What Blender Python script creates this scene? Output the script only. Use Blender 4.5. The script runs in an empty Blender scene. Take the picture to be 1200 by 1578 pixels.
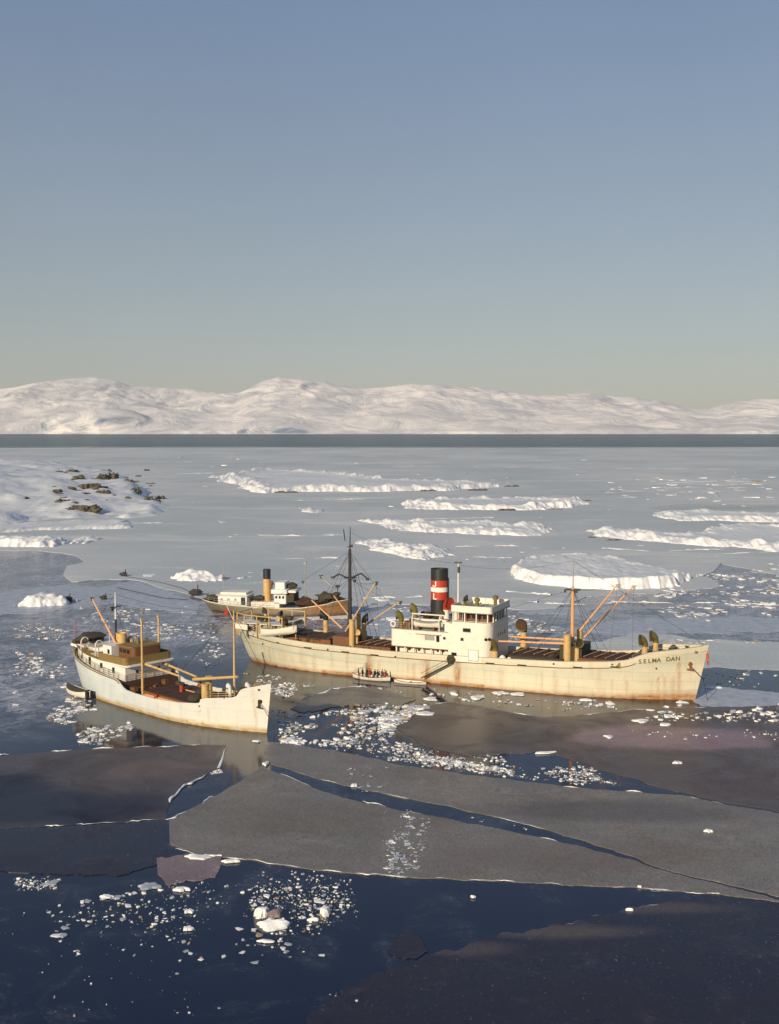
import bpy, bmesh, math, random
import numpy as np
from mathutils import Vector, Matrix, noise
from mathutils.geometry import tessellate_polygon
random.seed(7)
R = math.radians
scn = bpy.context.scene
COL = scn.collection

# ------------------------------------------------------------------ camera, world, sun
F = 1800.0; HCAM = 42.0; PITCH = math.atan((789 - 660) / F)
cam = bpy.data.cameras.new('camera'); camo = bpy.data.objects.new('camera', cam); COL.objects.link(camo)
cam.sensor_fit = 'HORIZONTAL'; cam.sensor_width = 36; cam.lens = 54
cam.clip_start = 1; cam.clip_end = 60000
camo.location = (0, 0, HCAM); camo.rotation_euler = (math.pi / 2 - PITCH, 0, 0)
scn.camera = camo
SUN_EL = 21; SUN_AZ = math.degrees(math.atan2(-0.50, -0.866))
world = bpy.data.worlds.new('World'); scn.world = world; world.use_nodes = True
wn = world.node_tree; bg = wn.nodes['Background']
sky = wn.nodes.new('ShaderNodeTexSky'); sky.sky_type = 'NISHITA'; sky.sun_disc = False
sky.sun_elevation = R(SUN_EL); sky.sun_rotation = R(SUN_AZ)
sky.air_density = 1.0; sky.dust_density = 0.5; sky.ozone_density = 1.5
hs = wn.nodes.new('ShaderNodeHueSaturation'); hs.inputs['Saturation'].default_value = 0.86
wn.links.new(sky.outputs[0], hs.inputs['Color'])
# thin even veil of high haze over the clear sky: greyer low down, bluer overhead, the same in every direction
stc = wn.nodes.new('ShaderNodeTexCoord'); sxyz = wn.nodes.new('ShaderNodeSeparateXYZ'); wn.links.new(stc.outputs['Generated'], sxyz.inputs[0])
ramp = wn.nodes.new('ShaderNodeValToRGB'); e = ramp.color_ramp.elements
e[0].position = 0.0; e[0].color = (0.80, 0.79, 0.80, 1); e[1].position = 1.0; e[1].color = (0.24, 0.42, 0.92, 1)
for ps, cl in ((0.14, (0.62, 0.69, 0.78, 1)), (0.36, (0.36, 0.54, 0.92, 1))): q_ = e.new(ps); q_.color = cl
wn.links.new(sxyz.outputs[2], ramp.inputs[0])
sn = wn.nodes.new('ShaderNodeTexNoise'); sn.inputs['Scale'].default_value = 1.6; sn.inputs['Detail'].default_value = 5; sn.inputs['Roughness'].default_value = 0.5; wn.links.new(stc.outputs['Generated'], sn.inputs['Vector'])
smr = wn.nodes.new('ShaderNodeMapRange'); smr.inputs[1].default_value = 0.3; smr.inputs[2].default_value = 0.7; smr.inputs[3].default_value = 4.3; smr.inputs[4].default_value = 5.3; wn.links.new(sn.outputs['Fac'], smr.inputs[0])
vs_ = wn.nodes.new('ShaderNodeVectorMath'); vs_.operation = 'SCALE'; wn.links.new(ramp.outputs[0], vs_.inputs[0]); wn.links.new(smr.outputs[0], vs_.inputs['Scale'])
smx = wn.nodes.new('ShaderNodeMix'); smx.data_type = 'RGBA'; smx.inputs[0].default_value = 0.55
wn.links.new(hs.outputs[0], smx.inputs[6]); wn.links.new(vs_.outputs[0], smx.inputs[7]); wn.links.new(smx.outputs[2], bg.inputs[0]); bg.inputs[1].default_value = 0.088
sl = bpy.data.lights.new('sun', 'SUN'); sl.energy = 4.9; sl.angle = R(0.55); sl.color = (1.0, 0.82, 0.57)
so = bpy.data.objects.new('sun', sl); COL.objects.link(so)
sd = Vector((math.sin(R(SUN_AZ)) * math.cos(R(SUN_EL)), math.cos(R(SUN_AZ)) * math.cos(R(SUN_EL)), math.sin(R(SUN_EL))))
so.rotation_euler = sd.to_track_quat('Z', 'Y').to_euler()
scn.view_settings.view_transform = 'Standard'; scn.view_settings.look = 'None'
scn.view_settings.exposure = 0.0; scn.view_settings.gamma = 1.0; scn.view_settings.use_curve_mapping = False
scn.render.engine = 'CYCLES'
scn.cycles.max_bounces = 6; scn.cycles.volume_bounces = 0

# ------------------------------------------------------------------ surveying: sight lines of the photograph meeting the sea
def ray(x, y):
    u = -(y - 789) / F
    return ((x - 600) / F, math.cos(PITCH) + u * math.sin(PITCH), -math.sin(PITCH) + u * math.cos(PITCH))
def at(x, y, z=0.0):
    d = ray(x, y); t = (z - HCAM) / d[2]
    return Vector((d[0] * t, d[1] * t, z))

# ------------------------------------------------------------------ materials
MATS = {}
def nmat(name):
    m = bpy.data.materials.new(name); m.use_nodes = True
    nt = m.node_tree; return m, nt, nt.nodes['Principled BSDF']
def N(nt, t, **k):
    n = nt.nodes.new(t)
    for a, b in k.items(): setattr(n, a, b)
    return n
def noise_fac(nt, scale, detail=4, rough=0.6, lo=0.4, hi=0.6, vec=None, stretch=None, coord='Object', dist=0.0):
    if vec is None:
        tc = N(nt, 'ShaderNodeTexCoord'); vec = tc.outputs[coord]
    if stretch:
        mp = N(nt, 'ShaderNodeMapping'); mp.inputs['Scale'].default_value = stretch
        nt.links.new(vec, mp.inputs[0]); vec = mp.outputs[0]
    nz = N(nt, 'ShaderNodeTexNoise'); nz.inputs['Scale'].default_value = scale
    nz.inputs['Detail'].default_value = detail; nz.inputs['Roughness'].default_value = rough
    nz.inputs['Distortion'].default_value = dist
    nt.links.new(vec, nz.inputs['Vector'])
    mr = N(nt, 'ShaderNodeMapRange'); mr.inputs['From Min'].default_value = lo; mr.inputs['From Max'].default_value = hi
    nt.links.new(nz.outputs['Fac'], mr.inputs['Value'])
    return mr.outputs[0], nz.outputs['Fac']
def mixc(nt, fac, a, b):
    m = N(nt, 'ShaderNodeMix', data_type='RGBA')
    if hasattr(fac, 'links') or not isinstance(fac, (int, float)): nt.links.new(fac, m.inputs['Factor'])
    else: m.inputs['Factor'].default_value = fac
    for v, s in ((a, 6), (b, 7)):
        if isinstance(v, tuple): m.inputs[s].default_value = (*v, 1)
        else: nt.links.new(v, m.inputs[s])
    return m.outputs[2]
def mth(nt, op, a, b=None, clamp=False):
    m = N(nt, 'ShaderNodeMath', operation=op); m.use_clamp = clamp
    for i, v in enumerate((a, b)):
        if v is None: continue
        if isinstance(v, (int, float)): m.inputs[i].default_value = v
        else: nt.links.new(v, m.inputs[i])
    return m.outputs[0]
def bump(nt, p, h, strength, dist):
    b = N(nt, 'ShaderNodeBump'); b.inputs['Strength'].default_value = strength; b.inputs['Distance'].default_value = dist
    nt.links.new(h, b.inputs['Height']); nt.links.new(b.outputs[0], p.inputs['Normal'])
def paint(name, c, rough=0.55, worn=None, scale=1.2, amt=0.45, metal=0, grime=0.12):
    m, nt, p = nmat(name)
    f, raw = noise_fac(nt, scale, 6, 0.65, 0.5, 0.75)
    w = worn or tuple(x * 0.5 for x in c)
    f2 = mth(nt, 'MULTIPLY', f, amt)
    col = mixc(nt, f2, c, w)
    f3, _ = noise_fac(nt, scale * 7, 4, 0.7, 0.35, 0.7)
    col = mixc(nt, mth(nt, 'MULTIPLY', f3, grime * 2), col, tuple(x * 0.55 for x in c))
    nt.links.new(col, p.inputs['Base Color']); p.inputs['Roughness'].default_value = rough; p.inputs['Metallic'].default_value = metal
    bump(nt, p, raw, 0.3, 0.03)
    MATS[name] = m; return m
paint('white_paint', (0.80, 0.76, 0.66), 0.5, (0.50, 0.38, 0.22), 0.8, 0.35)
paint('cool_white', (0.78, 0.78, 0.76), 0.5, (0.5, 0.45, 0.36), 0.8, 0.3)
paint('grey_paint', (0.33, 0.33, 0.30), 0.6)
paint('buff', (0.60, 0.41, 0.17), 0.5, (0.30, 0.13, 0.04), 1.6, 0.6)
paint('orange_spar', (0.72, 0.38, 0.17), 0.5, (0.45, 0.2, 0.08), 1.5, 0.4)
paint('black_paint', (0.022, 0.024, 0.028), 0.5)
paint('dark_mast', (0.035, 0.03, 0.035), 0.5)
paint('red_paint', (0.46, 0.045, 0.018), 0.5, (0.42, 0.12, 0.02), 1.5, 0.5)
paint('band_white', (0.85, 0.83, 0.78), 0.5)
paint('deck_brown', (0.075, 0.035, 0.02), 0.8, (0.05, 0.03, 0.02), 1.0, 0.8, grime=0.25)
paint('hatch_brown', (0.06, 0.03, 0.016), 0.8, (0.20, 0.09, 0.04), 0.9, 0.5, grime=0.3)
paint('tarpaulin', (0.055, 0.05, 0.03), 0.85, (0.11, 0.06, 0.03), 1.4, 0.7, grime=0.3)
paint('olive', (0.17, 0.14, 0.03), 0.6, (0.09, 0.07, 0.02), 2, 0.5)
paint('teak', (0.25, 0.17, 0.05), 0.6, (0.14, 0.08, 0.03), 1.5, 0.6, grime=0.2)
paint('brown_wood', (0.17, 0.075, 0.03), 0.6, (0.08, 0.035, 0.02), 2, 0.5)
paint('rust', (0.22, 0.085, 0.03), 0.8, (0.16, 0.06, 0.03), 2, 0.6)
paint('window_dark', (0.02, 0.024, 0.03), 0.12)
paint('rock', (0.11, 0.095, 0.06), 0.85, (0.05, 0.045, 0.04), 0.2, 0.7)
paint('rope', (0.05, 0.045, 0.045), 0.9)
paint('skin', (0.45, 0.27, 0.19), 0.6)
for nm, c in (('navy_cloth', (0.025, 0.03, 0.05)), ('brown_cloth', (0.08, 0.045, 0.03)), ('red_cloth', (0.35, 0.04, 0.03)),
              ('black_cloth', (0.018, 0.018, 0.02)), ('green_cloth', (0.05, 0.07, 0.04)), ('hair', (0.04, 0.025, 0.015))):
    paint(nm, c, 0.85)

def hull_mat(name, base, tint, boot, plate=0.1):
    m, nt, p = nmat(name)
    tc = N(nt, 'ShaderNodeTexCoord')
    f, raw = noise_fac(nt, 1.0, 5, 0.6, 0.35, 0.7, vec=tc.outputs['Object'], stretch=(0.12, 0.12, 0.35))
    col = mixc(nt, mth(nt, 'MULTIPLY', f, 0.55), base, tint)
    f2, r2 = noise_fac(nt, 1.0, 5, 0.75, 0.52, 0.75, vec=tc.outputs['Object'], stretch=(1.1, 1.1, 0.14))
    col = mixc(nt, mth(nt, 'MULTIPLY', f2, 0.35), col, (0.42, 0.30, 0.14))
    # painted-on wear: rust runs from scuppers, stored per vertex as a mask
    at_ = N(nt, 'ShaderNodeAttribute'); at_.attribute_name = 'stain_cast'
    sep = N(nt, 'ShaderNodeSeparateColor'); nt.links.new(at_.outputs['Color'], sep.inputs[0])
    f3, r3 = noise_fac(nt, 1.0, 4, 0.7, 0.25, 0.6, vec=tc.outputs['Object'], stretch=(3.0, 3.0, 0.7))
    col = mixc(nt, mth(nt, 'MULTIPLY', sep.outputs[0], f3, True), col, (0.36, 0.15, 0.03))
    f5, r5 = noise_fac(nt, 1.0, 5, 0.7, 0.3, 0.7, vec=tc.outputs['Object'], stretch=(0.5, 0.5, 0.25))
    col = mixc(nt, mth(nt, 'MULTIPLY', sep.outputs[2], mth(nt, 'ADD', mth(nt, 'MULTIPLY', f5, 0.6), 0.3), True), col, tint)  # blue channel: grime, plus a cool cast painted in towards the stern
    f4, r4 = noise_fac(nt, 1.0, 5, 0.7, 0.3, 0.65, vec=tc.outputs['Object'], stretch=(0.7, 0.7, 1.5))
    col = mixc(nt, mth(nt, 'MULTIPLY', sep.outputs[1], mth(nt, 'ADD', mth(nt, 'MULTIPLY', f4, 0.7), 0.45), True), col, boot)
    # faint plate seams (weld lines)
    br = N(nt, 'ShaderNodeTexBrick'); br.inputs['Scale'].default_value = 1.0
    br.inputs['Brick Width'].default_value = 6.0; br.inputs['Row Height'].default_value = 1.45; br.inputs['Mortar Size'].default_value = 0.05
    br.inputs['Color1'].default_value = (1, 1, 1, 1); br.inputs['Color2'].default_value = (0.9, 0.9, 0.9, 1); br.inputs['Mortar'].default_value = (0.3, 0.3, 0.3, 1)
    sp = N(nt, 'ShaderNodeSeparateXYZ'); nt.links.new(tc.outputs['Object'], sp.inputs[0])
    cb = N(nt, 'ShaderNodeCombineXYZ'); nt.links.new(sp.outputs[0], cb.inputs[0]); nt.links.new(sp.outputs[2], cb.inputs[1])
    nt.links.new(cb.outputs[0], br.inputs[0])
    mm = N(nt, 'ShaderNodeMix', data_type='RGBA', blend_type='MULTIPLY'); mm.inputs[0].default_value = plate
    nt.links.new(col, mm.inputs[6]); nt.links.new(br.outputs[0], mm.inputs[7])
    nt.links.new(mm.outputs[2], p.inputs['Base Color'])
    p.inputs['Roughness'].default_value = 0.5
    ff, rr = noise_fac(nt, 0.6, 3, 0.5)
    bump(nt, p, rr, 0.25, 0.08)
    MATS[name] = m
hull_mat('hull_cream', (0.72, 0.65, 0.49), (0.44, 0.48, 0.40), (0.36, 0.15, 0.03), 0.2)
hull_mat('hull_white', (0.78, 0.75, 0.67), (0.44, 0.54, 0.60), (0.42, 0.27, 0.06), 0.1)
hull_mat('hull_grey', (0.16, 0.15, 0.11), (0.19, 0.16, 0.12), (0.06, 0.03, 0.02))

# snow and ice
def snow_mat(name, c=(0.86, 0.87, 0.88), c2=(0.66, 0.70, 0.75), sc=0.25, bs=0.6, bd=0.4, rough=0.6):
    m, nt, p = nmat(name)
    f, raw = noise_fac(nt, sc, 6, 0.65, 0.42, 0.68)
    col = mixc(nt, f, c, c2)
    nt.links.new(col, p.inputs['Base Color']); p.inputs['Roughness'].default_value = rough
    p.inputs['Specular IOR Level'].default_value = 0.25
    bump(nt, p, raw, bs, bd)
    MATS[name] = m
snow_mat('snow')
snow_mat('floe_snow', (0.90, 0.89, 0.86), (0.62, 0.66, 0.70), 0.9, 0.6, 0.12)
snow_mat('wet_ice', (0.42, 0.46, 0.52), (0.25, 0.29, 0.36), 0.5, 0.5, 0.1, 0.35)
snow_mat('brown_slush', (0.40, 0.33, 0.24), (0.22, 0.17, 0.12), 0.6, 0.5, 0.1, 0.5)
snow_mat('island_snow', (0.88, 0.87, 0.85), (0.66, 0.69, 0.72), 0.12, 0.8, 0.8)
def slope_shade():
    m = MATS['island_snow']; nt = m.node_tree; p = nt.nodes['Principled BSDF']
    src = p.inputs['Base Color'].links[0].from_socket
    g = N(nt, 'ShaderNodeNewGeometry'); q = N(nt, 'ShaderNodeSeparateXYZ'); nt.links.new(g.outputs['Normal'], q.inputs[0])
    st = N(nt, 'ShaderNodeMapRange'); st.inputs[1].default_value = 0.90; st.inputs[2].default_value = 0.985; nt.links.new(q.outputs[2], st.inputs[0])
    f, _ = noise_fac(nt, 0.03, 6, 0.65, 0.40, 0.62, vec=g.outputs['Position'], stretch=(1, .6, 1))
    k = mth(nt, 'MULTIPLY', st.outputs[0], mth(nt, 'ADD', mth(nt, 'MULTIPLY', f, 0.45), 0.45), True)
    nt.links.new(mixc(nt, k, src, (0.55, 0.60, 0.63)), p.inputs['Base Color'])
slope_shade()   # low-sun contrast painted by slope: level tops greyed, banks kept white

m, nt, p = nmat('pack_ice')        # the far frozen sea: grey-blue snow-dusted ice with pale wind streaks
geo = N(nt, 'ShaderNodeNewGeometry')
fa_, ra = noise_fac(nt, 0.006, 8, 0.62, 0.40, 0.62, vec=geo.outputs['Position'], stretch=(1.0, 0.55, 1))
fb_, rb = noise_fac(nt, 0.03, 9, 0.74, 0.52, 0.64, vec=geo.outputs['Position'], stretch=(0.35, 1.0, 1), dist=0.6)
fg_, rg = noise_fac(nt, 1.6, 3, 0.8, 0.3, 0.75, vec=geo.outputs['Position'], stretch=(1.0, 0.35, 1))
col = mixc(nt, fa_, (0.45, 0.51, 0.53), (0.62, 0.64, 0.64))
col = mixc(nt, mth(nt, 'MULTIPLY', fb_, 0.55), col, (0.84, 0.82, 0.76))
col = mixc(nt, mth(nt, 'MULTIPLY', fg_, 0.4), col, (0.26, 0.32, 0.36))
nt.links.new(col, p.inputs['Base Color']); p.inputs['Roughness'].default_value = 0.7; p.inputs['Specular IOR Level'].default_value = 0.2
bump(nt, p, rb, 0.4, 0.5)
MATS['pack_ice'] = m

def nilas(name, c1, c2, c3, rough=0.42, patch=0.02, spec=0.35, blots=()):
    m, nt, p = nmat(name)
    geo = N(nt, 'ShaderNodeNewGeometry'); P_ = geo.outputs['Position']
    f1, r1 = noise_fac(nt, patch, 5, 0.55, 0.38, 0.62, vec=P_)
    f2, r2 = noise_fac(nt, 0.11, 6, 0.6, 0.45, 0.70, vec=P_, dist=1.0)
    f3, r3 = noise_fac(nt, 2.6, 4, 0.85, 0.30, 0.72, vec=P_, stretch=(1.0, 0.45, 1))
    f4, r4 = noise_fac(nt, 3.2, 2, 0.7, 0.66, 0.72, vec=P_, stretch=(1.0, 0.5, 1))
    col = mixc(nt, f1, c1, c2)
    col = mixc(nt, mth(nt, 'MULTIPLY', f2, 0.5), col, c3)
    col = mixc(nt, mth(nt, 'MULTIPLY', f3, 0.7), col, tuple(x * 0.35 for x in c1))
    col = mixc(nt, mth(nt, 'MULTIPLY', f4, 0.35), col, (0.5, 0.45, 0.40))
    f6, r6 = noise_fac(nt, 0.045, 8, 0.7, 0.40, 0.60, vec=P_, stretch=(1.0, 2.2, 1), dist=2.5)
    col = mixc(nt, mth(nt, 'MULTIPLY', f6, 0.45), col, tuple(x * 0.55 for x in c2))
    f7, r7 = noise_fac(nt, 7.0, 2, 0.9, 0.35, 0.65, vec=P_, stretch=(1.0, 0.4, 1))
    col = mixc(nt, mth(nt, 'MULTIPLY', f7, 0.35), col, tuple(min(1, x * 2.2) for x in c1))
    f8, r8 = noise_fac(nt, 0.16, 9, 0.78, 0.56, 0.70, vec=P_, dist=0.8)
    col = mixc(nt, mth(nt, 'MULTIPLY', f8, 0.4), col, tuple(min(1, x * 1.9 + .02) for x in c3))
    f9, r9 = noise_fac(nt, 0.012, 4, 0.6, 0.42, 0.58, vec=P_, dist=1.5)
    col = mixc(nt, mth(nt, 'MULTIPLY', f9, 0.4), col, tuple(x * 0.62 for x in c2))
    vo = N(nt, 'ShaderNodeTexVoronoi', feature='DISTANCE_TO_EDGE'); vo.inputs['Scale'].default_value = 0.055
    wv = N(nt, 'ShaderNodeVectorMath', operation='ADD'); wn_ = N(nt, 'ShaderNodeTexNoise'); wn_.inputs['Scale'].default_value = 0.08; nt.links.new(P_, wn_.inputs['Vector'])
    sc_ = N(nt, 'ShaderNodeVectorMath', operation='SCALE'); sc_.inputs['Scale'].default_value = 26; nt.links.new(wn_.outputs['Color'], sc_.inputs[0]); nt.links.new(sc_.outputs[0], wv.inputs[0]); nt.links.new(P_, wv.inputs[1]); nt.links.new(wv.outputs[0], vo.inputs['Vector'])
    ck = N(nt, 'ShaderNodeMapRange'); ck.inputs[1].default_value = 0.012; ck.inputs[2].default_value = 0.0; nt.links.new(vo.outputs['Distance'], ck.inputs[0])
    col = mixc(nt, mth(nt, 'MULTIPLY', mth(nt, 'MULTIPLY', ck.outputs[0], f1), 0.35, True), col, tuple(min(1, x * 2.0) for x in c3))
    for (bx_, by_, rx_, ry_, bc_, bk_, bs_) in blots:      # patches of thicker, thinner or stained ice with ragged soft outlines
        q = N(nt, 'ShaderNodeSeparateXYZ'); wz = N(nt, 'ShaderNodeTexNoise'); wz.inputs['Scale'].default_value = 0.10; wz.inputs['Detail'].default_value = 7; wz.inputs['Roughness'].default_value = 0.65; nt.links.new(P_, wz.inputs['Vector'])
        ws = N(nt, 'ShaderNodeVectorMath', operation='MULTIPLY_ADD'); ws.inputs[1].default_value = (rx_ * 1.1, ry_ * 1.1, 0); nt.links.new(wz.outputs['Color'], ws.inputs[0]); nt.links.new(P_, ws.inputs[2]); nt.links.new(ws.outputs[0], q.inputs[0])
        ux = mth(nt, 'DIVIDE', mth(nt, 'SUBTRACT', q.outputs[0], bx_ + rx_ * .55), rx_); uy = mth(nt, 'DIVIDE', mth(nt, 'SUBTRACT', q.outputs[1], by_ + ry_ * .55), ry_)
        rr_ = mth(nt, 'SQRT', mth(nt, 'ADD', mth(nt, 'MULTIPLY', ux, ux), mth(nt, 'MULTIPLY', uy, uy)))
        mk = N(nt, 'ShaderNodeMapRange', interpolation_type='SMOOTHSTEP'); mk.inputs[1].default_value = 1.0 + bs_ * .5; mk.inputs[2].default_value = 1.0 - bs_; mk.inputs[3].default_value = 0; mk.inputs[4].default_value = bk_; nt.links.new(rr_, mk.inputs[0])
        bcol = mixc(nt, mth(nt, 'MULTIPLY', f3, 0.6), bc_, tuple(x * 0.5 for x in bc_)); bcol = mixc(nt, mth(nt, 'MULTIPLY', f7, 0.3), bcol, tuple(min(1, x * 2.0) for x in bc_))
        col = mixc(nt, mk.outputs[0], col, bcol)
    nt.links.new(col, p.inputs['Base Color'])
    rr = N(nt, 'ShaderNodeMapRange'); rr.inputs['To Min'].default_value = rough - 0.1; rr.inputs['To Max'].default_value = rough + 0.15
    nt.links.new(f2, rr.inputs[0]); nt.links.new(rr.outputs[0], p.inputs['Roughness'])
    p.inputs['IOR'].default_value = 1.31; p.inputs['Specular IOR Level'].default_value = spec
    bump(nt, p, r3, 0.25, 0.05)
    MATS[name] = m
def blotch(px, py, wpx, hpx, col, k=1.0, soft=0.5):
    c = at(px, py); return (c.x, c.y, wpx * c.y / F / 2, hpx * c.y / F * c.y / HCAM / 2, col, k, soft)
nilas('young_ice', (0.205, 0.19, 0.17), (0.135, 0.128, 0.124), (0.22, 0.205, 0.19), blots=[blotch(500, 1260, 500, 60, (0.13, 0.118, 0.10), .5), blotch(850, 1320, 500, 50, (0.15, 0.125, 0.105), .5), blotch(625, 1300, 100, 110, (0.2, 0.19, 0.17), .45), blotch(560, 1195, 90, 40, (0.2, 0.19, 0.19), .5), blotch(950, 1250, 500, 40, (0.085, 0.078, 0.078), .7)])
nilas('young_ice_left', (0.10, 0.082, 0.080), (0.075, 0.066, 0.075), (0.13, 0.11, 0.105), blots=[blotch(110, 1245, 330, 70, (0.016, 0.018, 0.036), 1.0), blotch(-60, 1230, 300, 90, (0.016, 0.018, 0.036), 1.0), blotch(240, 1185, 160, 34, (0.125, 0.092, 0.085), .8)])
nilas('young_ice_brown', (0.105, 0.085, 0.080), (0.080, 0.070, 0.075), (0.135, 0.11, 0.11), blots=[blotch(1040, 1136, 330, 40, (0.24, 0.17, 0.19), .95, .25), blotch(760, 1130, 240, 44, (0.07, 0.06, 0.055), .8), blotch(1000, 1190, 400, 40, (0.085, 0.068, 0.07), .7)])
nilas('young_ice_dark', (0.018, 0.020, 0.040), (0.03, 0.026, 0.04), (0.045, 0.04, 0.048), 0.3)
nilas('young_ice_corner', (0.018, 0.020, 0.040), (0.03, 0.026, 0.04), (0.045, 0.04, 0.048), 0.32, blots=[blotch(1010, 1400, 260, 20, (0.075, 0.06, 0.06), 1.0, .7), blotch(850, 1436, 300, 26, (0.085, 0.07, 0.068), 1.0, .7), blotch(720, 1464, 160, 26, (0.075, 0.062, 0.066), .9, .7)])
nilas('young_ice_pink', (0.22, 0.17, 0.18), (0.20, 0.15, 0.17), (0.36, 0.29, 0.31), 0.4)

m, nt, p = nmat('sea_water')
geo = N(nt, 'ShaderNodeNewGeometry'); P_ = geo.outputs['Position']
sp = N(nt, 'ShaderNodeSeparateXYZ'); nt.links.new(P_, sp.inputs[0])
def mr(v, a, b, c=0.0, d=1.0):
    n = N(nt, 'ShaderNodeMapRange'); n.inputs[1].default_value = a; n.inputs[2].default_value = b; n.inputs[3].default_value = c; n.inputs[4].default_value = d
    nt.links.new(v, n.inputs[0]); return n.outputs[0]
# slush (frazil) drifting on the water round and behind the ships
zone = mth(nt, 'MULTIPLY', mth(nt, 'MAXIMUM', mr(sp.outputs[1], 204, 232), mth(nt, 'MULTIPLY', mr(sp.outputs[0], -42, -56), mr(sp.outputs[1], 148, 175))), mr(sp.outputs[1], 400, 520, 1, 0))
s1, rs1 = noise_fac(nt, 0.06, 9, 0.72, 0.36, 0.56, vec=P_, dist=1.8)
s2, rs2 = noise_fac(nt, 0.42, 7, 0.80, 0.40, 0.56, vec=P_, dist=1.4)
slush = mth(nt, 'MULTIPLY', mth(nt, 'MULTIPLY', s1, s2), zone, True)
slush = mth(nt, 'MULTIPLY', slush, 0.9)
g1, rg1 = noise_fac(nt, 0.09, 8, 0.7, 0.50, 0.68, vec=P_, dist=2.0)
g2, rg2 = noise_fac(nt, 1.7, 5, 0.8, 0.52, 0.66, vec=P_, dist=0.6)
slush = mth(nt, 'MAXIMUM', slush, mth(nt, 'MULTIPLY', mth(nt, 'ADD', mth(nt, 'MULTIPLY', g2, 0.5), 0.12), mth(nt, 'MULTIPLY', g1, 0.35)))
col = mixc(nt, slush, (0.007, 0.014, 0.036), (0.52, 0.54, 0.62))
thin, rt = noise_fac(nt, 0.03, 6, 0.6, 0.40, 0.62, vec=P_, dist=0.8)
nt.links.new(col, p.inputs['Base Color'])
ro = mth(nt, 'ADD', mth(nt, 'MULTIPLY', thin, 0.10), 0.035)
ro = mth(nt, 'ADD', ro, mth(nt, 'MULTIPLY', slush, 0.4))
nt.links.new(ro, p.inputs['Roughness']); p.inputs['IOR'].default_value = 1.33
rip, rr_ = noise_fac(nt, 0.9, 4, 0.6, 0, 1, vec=P_, stretch=(0.7, 1.2, 1))
hh = mth(nt, 'ADD', mth(nt, 'MULTIPLY', rr_, 0.35), mth(nt, 'MULTIPLY', slush, 0.5))
far_rough = mr(sp.outputs[1], 140, 900, 0.14, 0.9)
b = N(nt, 'ShaderNodeBump'); b.inputs['Distance'].default_value = 0.12
sea_, rsea = noise_fac(nt, 0.02, 9, 0.75, 0, 1, vec=P_)
hh = mth(nt, 'ADD', hh, mth(nt, 'MULTIPLY', rsea, mr(sp.outputs[1], 2200, 2800, 0, 420)))
nt.links.new(hh, b.inputs['Height']); nt.links.new(far_rough, b.inputs['Strength']); nt.links.new(b.outputs[0], p.inputs['Normal'])
df = N(nt, 'ShaderNodeBsdfDiffuse'); df.inputs['Color'].default_value = (0.09, 0.17, 0.21, 1)   # wind-roughened open sea far out
mx = N(nt, 'ShaderNodeMixShader'); nt.links.new(mr(sp.outputs[1], 2200, 2800, 0, 0.72), mx.inputs[0]); nt.links.new(p.outputs[0], mx.inputs[1]); nt.links.new(df.outputs[0], mx.inputs[2])
nt.links.new(mx.outputs[0], nt.nodes['Material Output'].inputs['Surface'])
MATS['sea_water'] = m

m, nt, p = nmat('mountain_snow')
geo = N(nt, 'ShaderNodeNewGeometry')
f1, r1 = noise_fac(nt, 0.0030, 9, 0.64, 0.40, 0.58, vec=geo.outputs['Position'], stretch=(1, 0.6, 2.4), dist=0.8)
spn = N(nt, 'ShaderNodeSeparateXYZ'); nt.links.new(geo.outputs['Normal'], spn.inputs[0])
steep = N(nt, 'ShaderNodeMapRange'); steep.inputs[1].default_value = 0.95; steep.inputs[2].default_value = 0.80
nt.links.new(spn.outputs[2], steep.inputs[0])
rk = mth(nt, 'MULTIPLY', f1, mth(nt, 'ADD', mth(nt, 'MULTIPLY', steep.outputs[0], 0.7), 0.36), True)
col = mixc(nt, rk, (0.84, 0.81, 0.78), (0.17, 0.23, 0.33))  # bluish rock patches that also paint blue shading onto the domes
nt.links.new(col, p.inputs['Base Color']); p.inputs['Roughness'].default_value = 0.8; p.inputs['Specular IOR Level'].default_value = 0.1
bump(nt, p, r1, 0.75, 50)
MATS['mountain_snow'] = m

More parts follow.
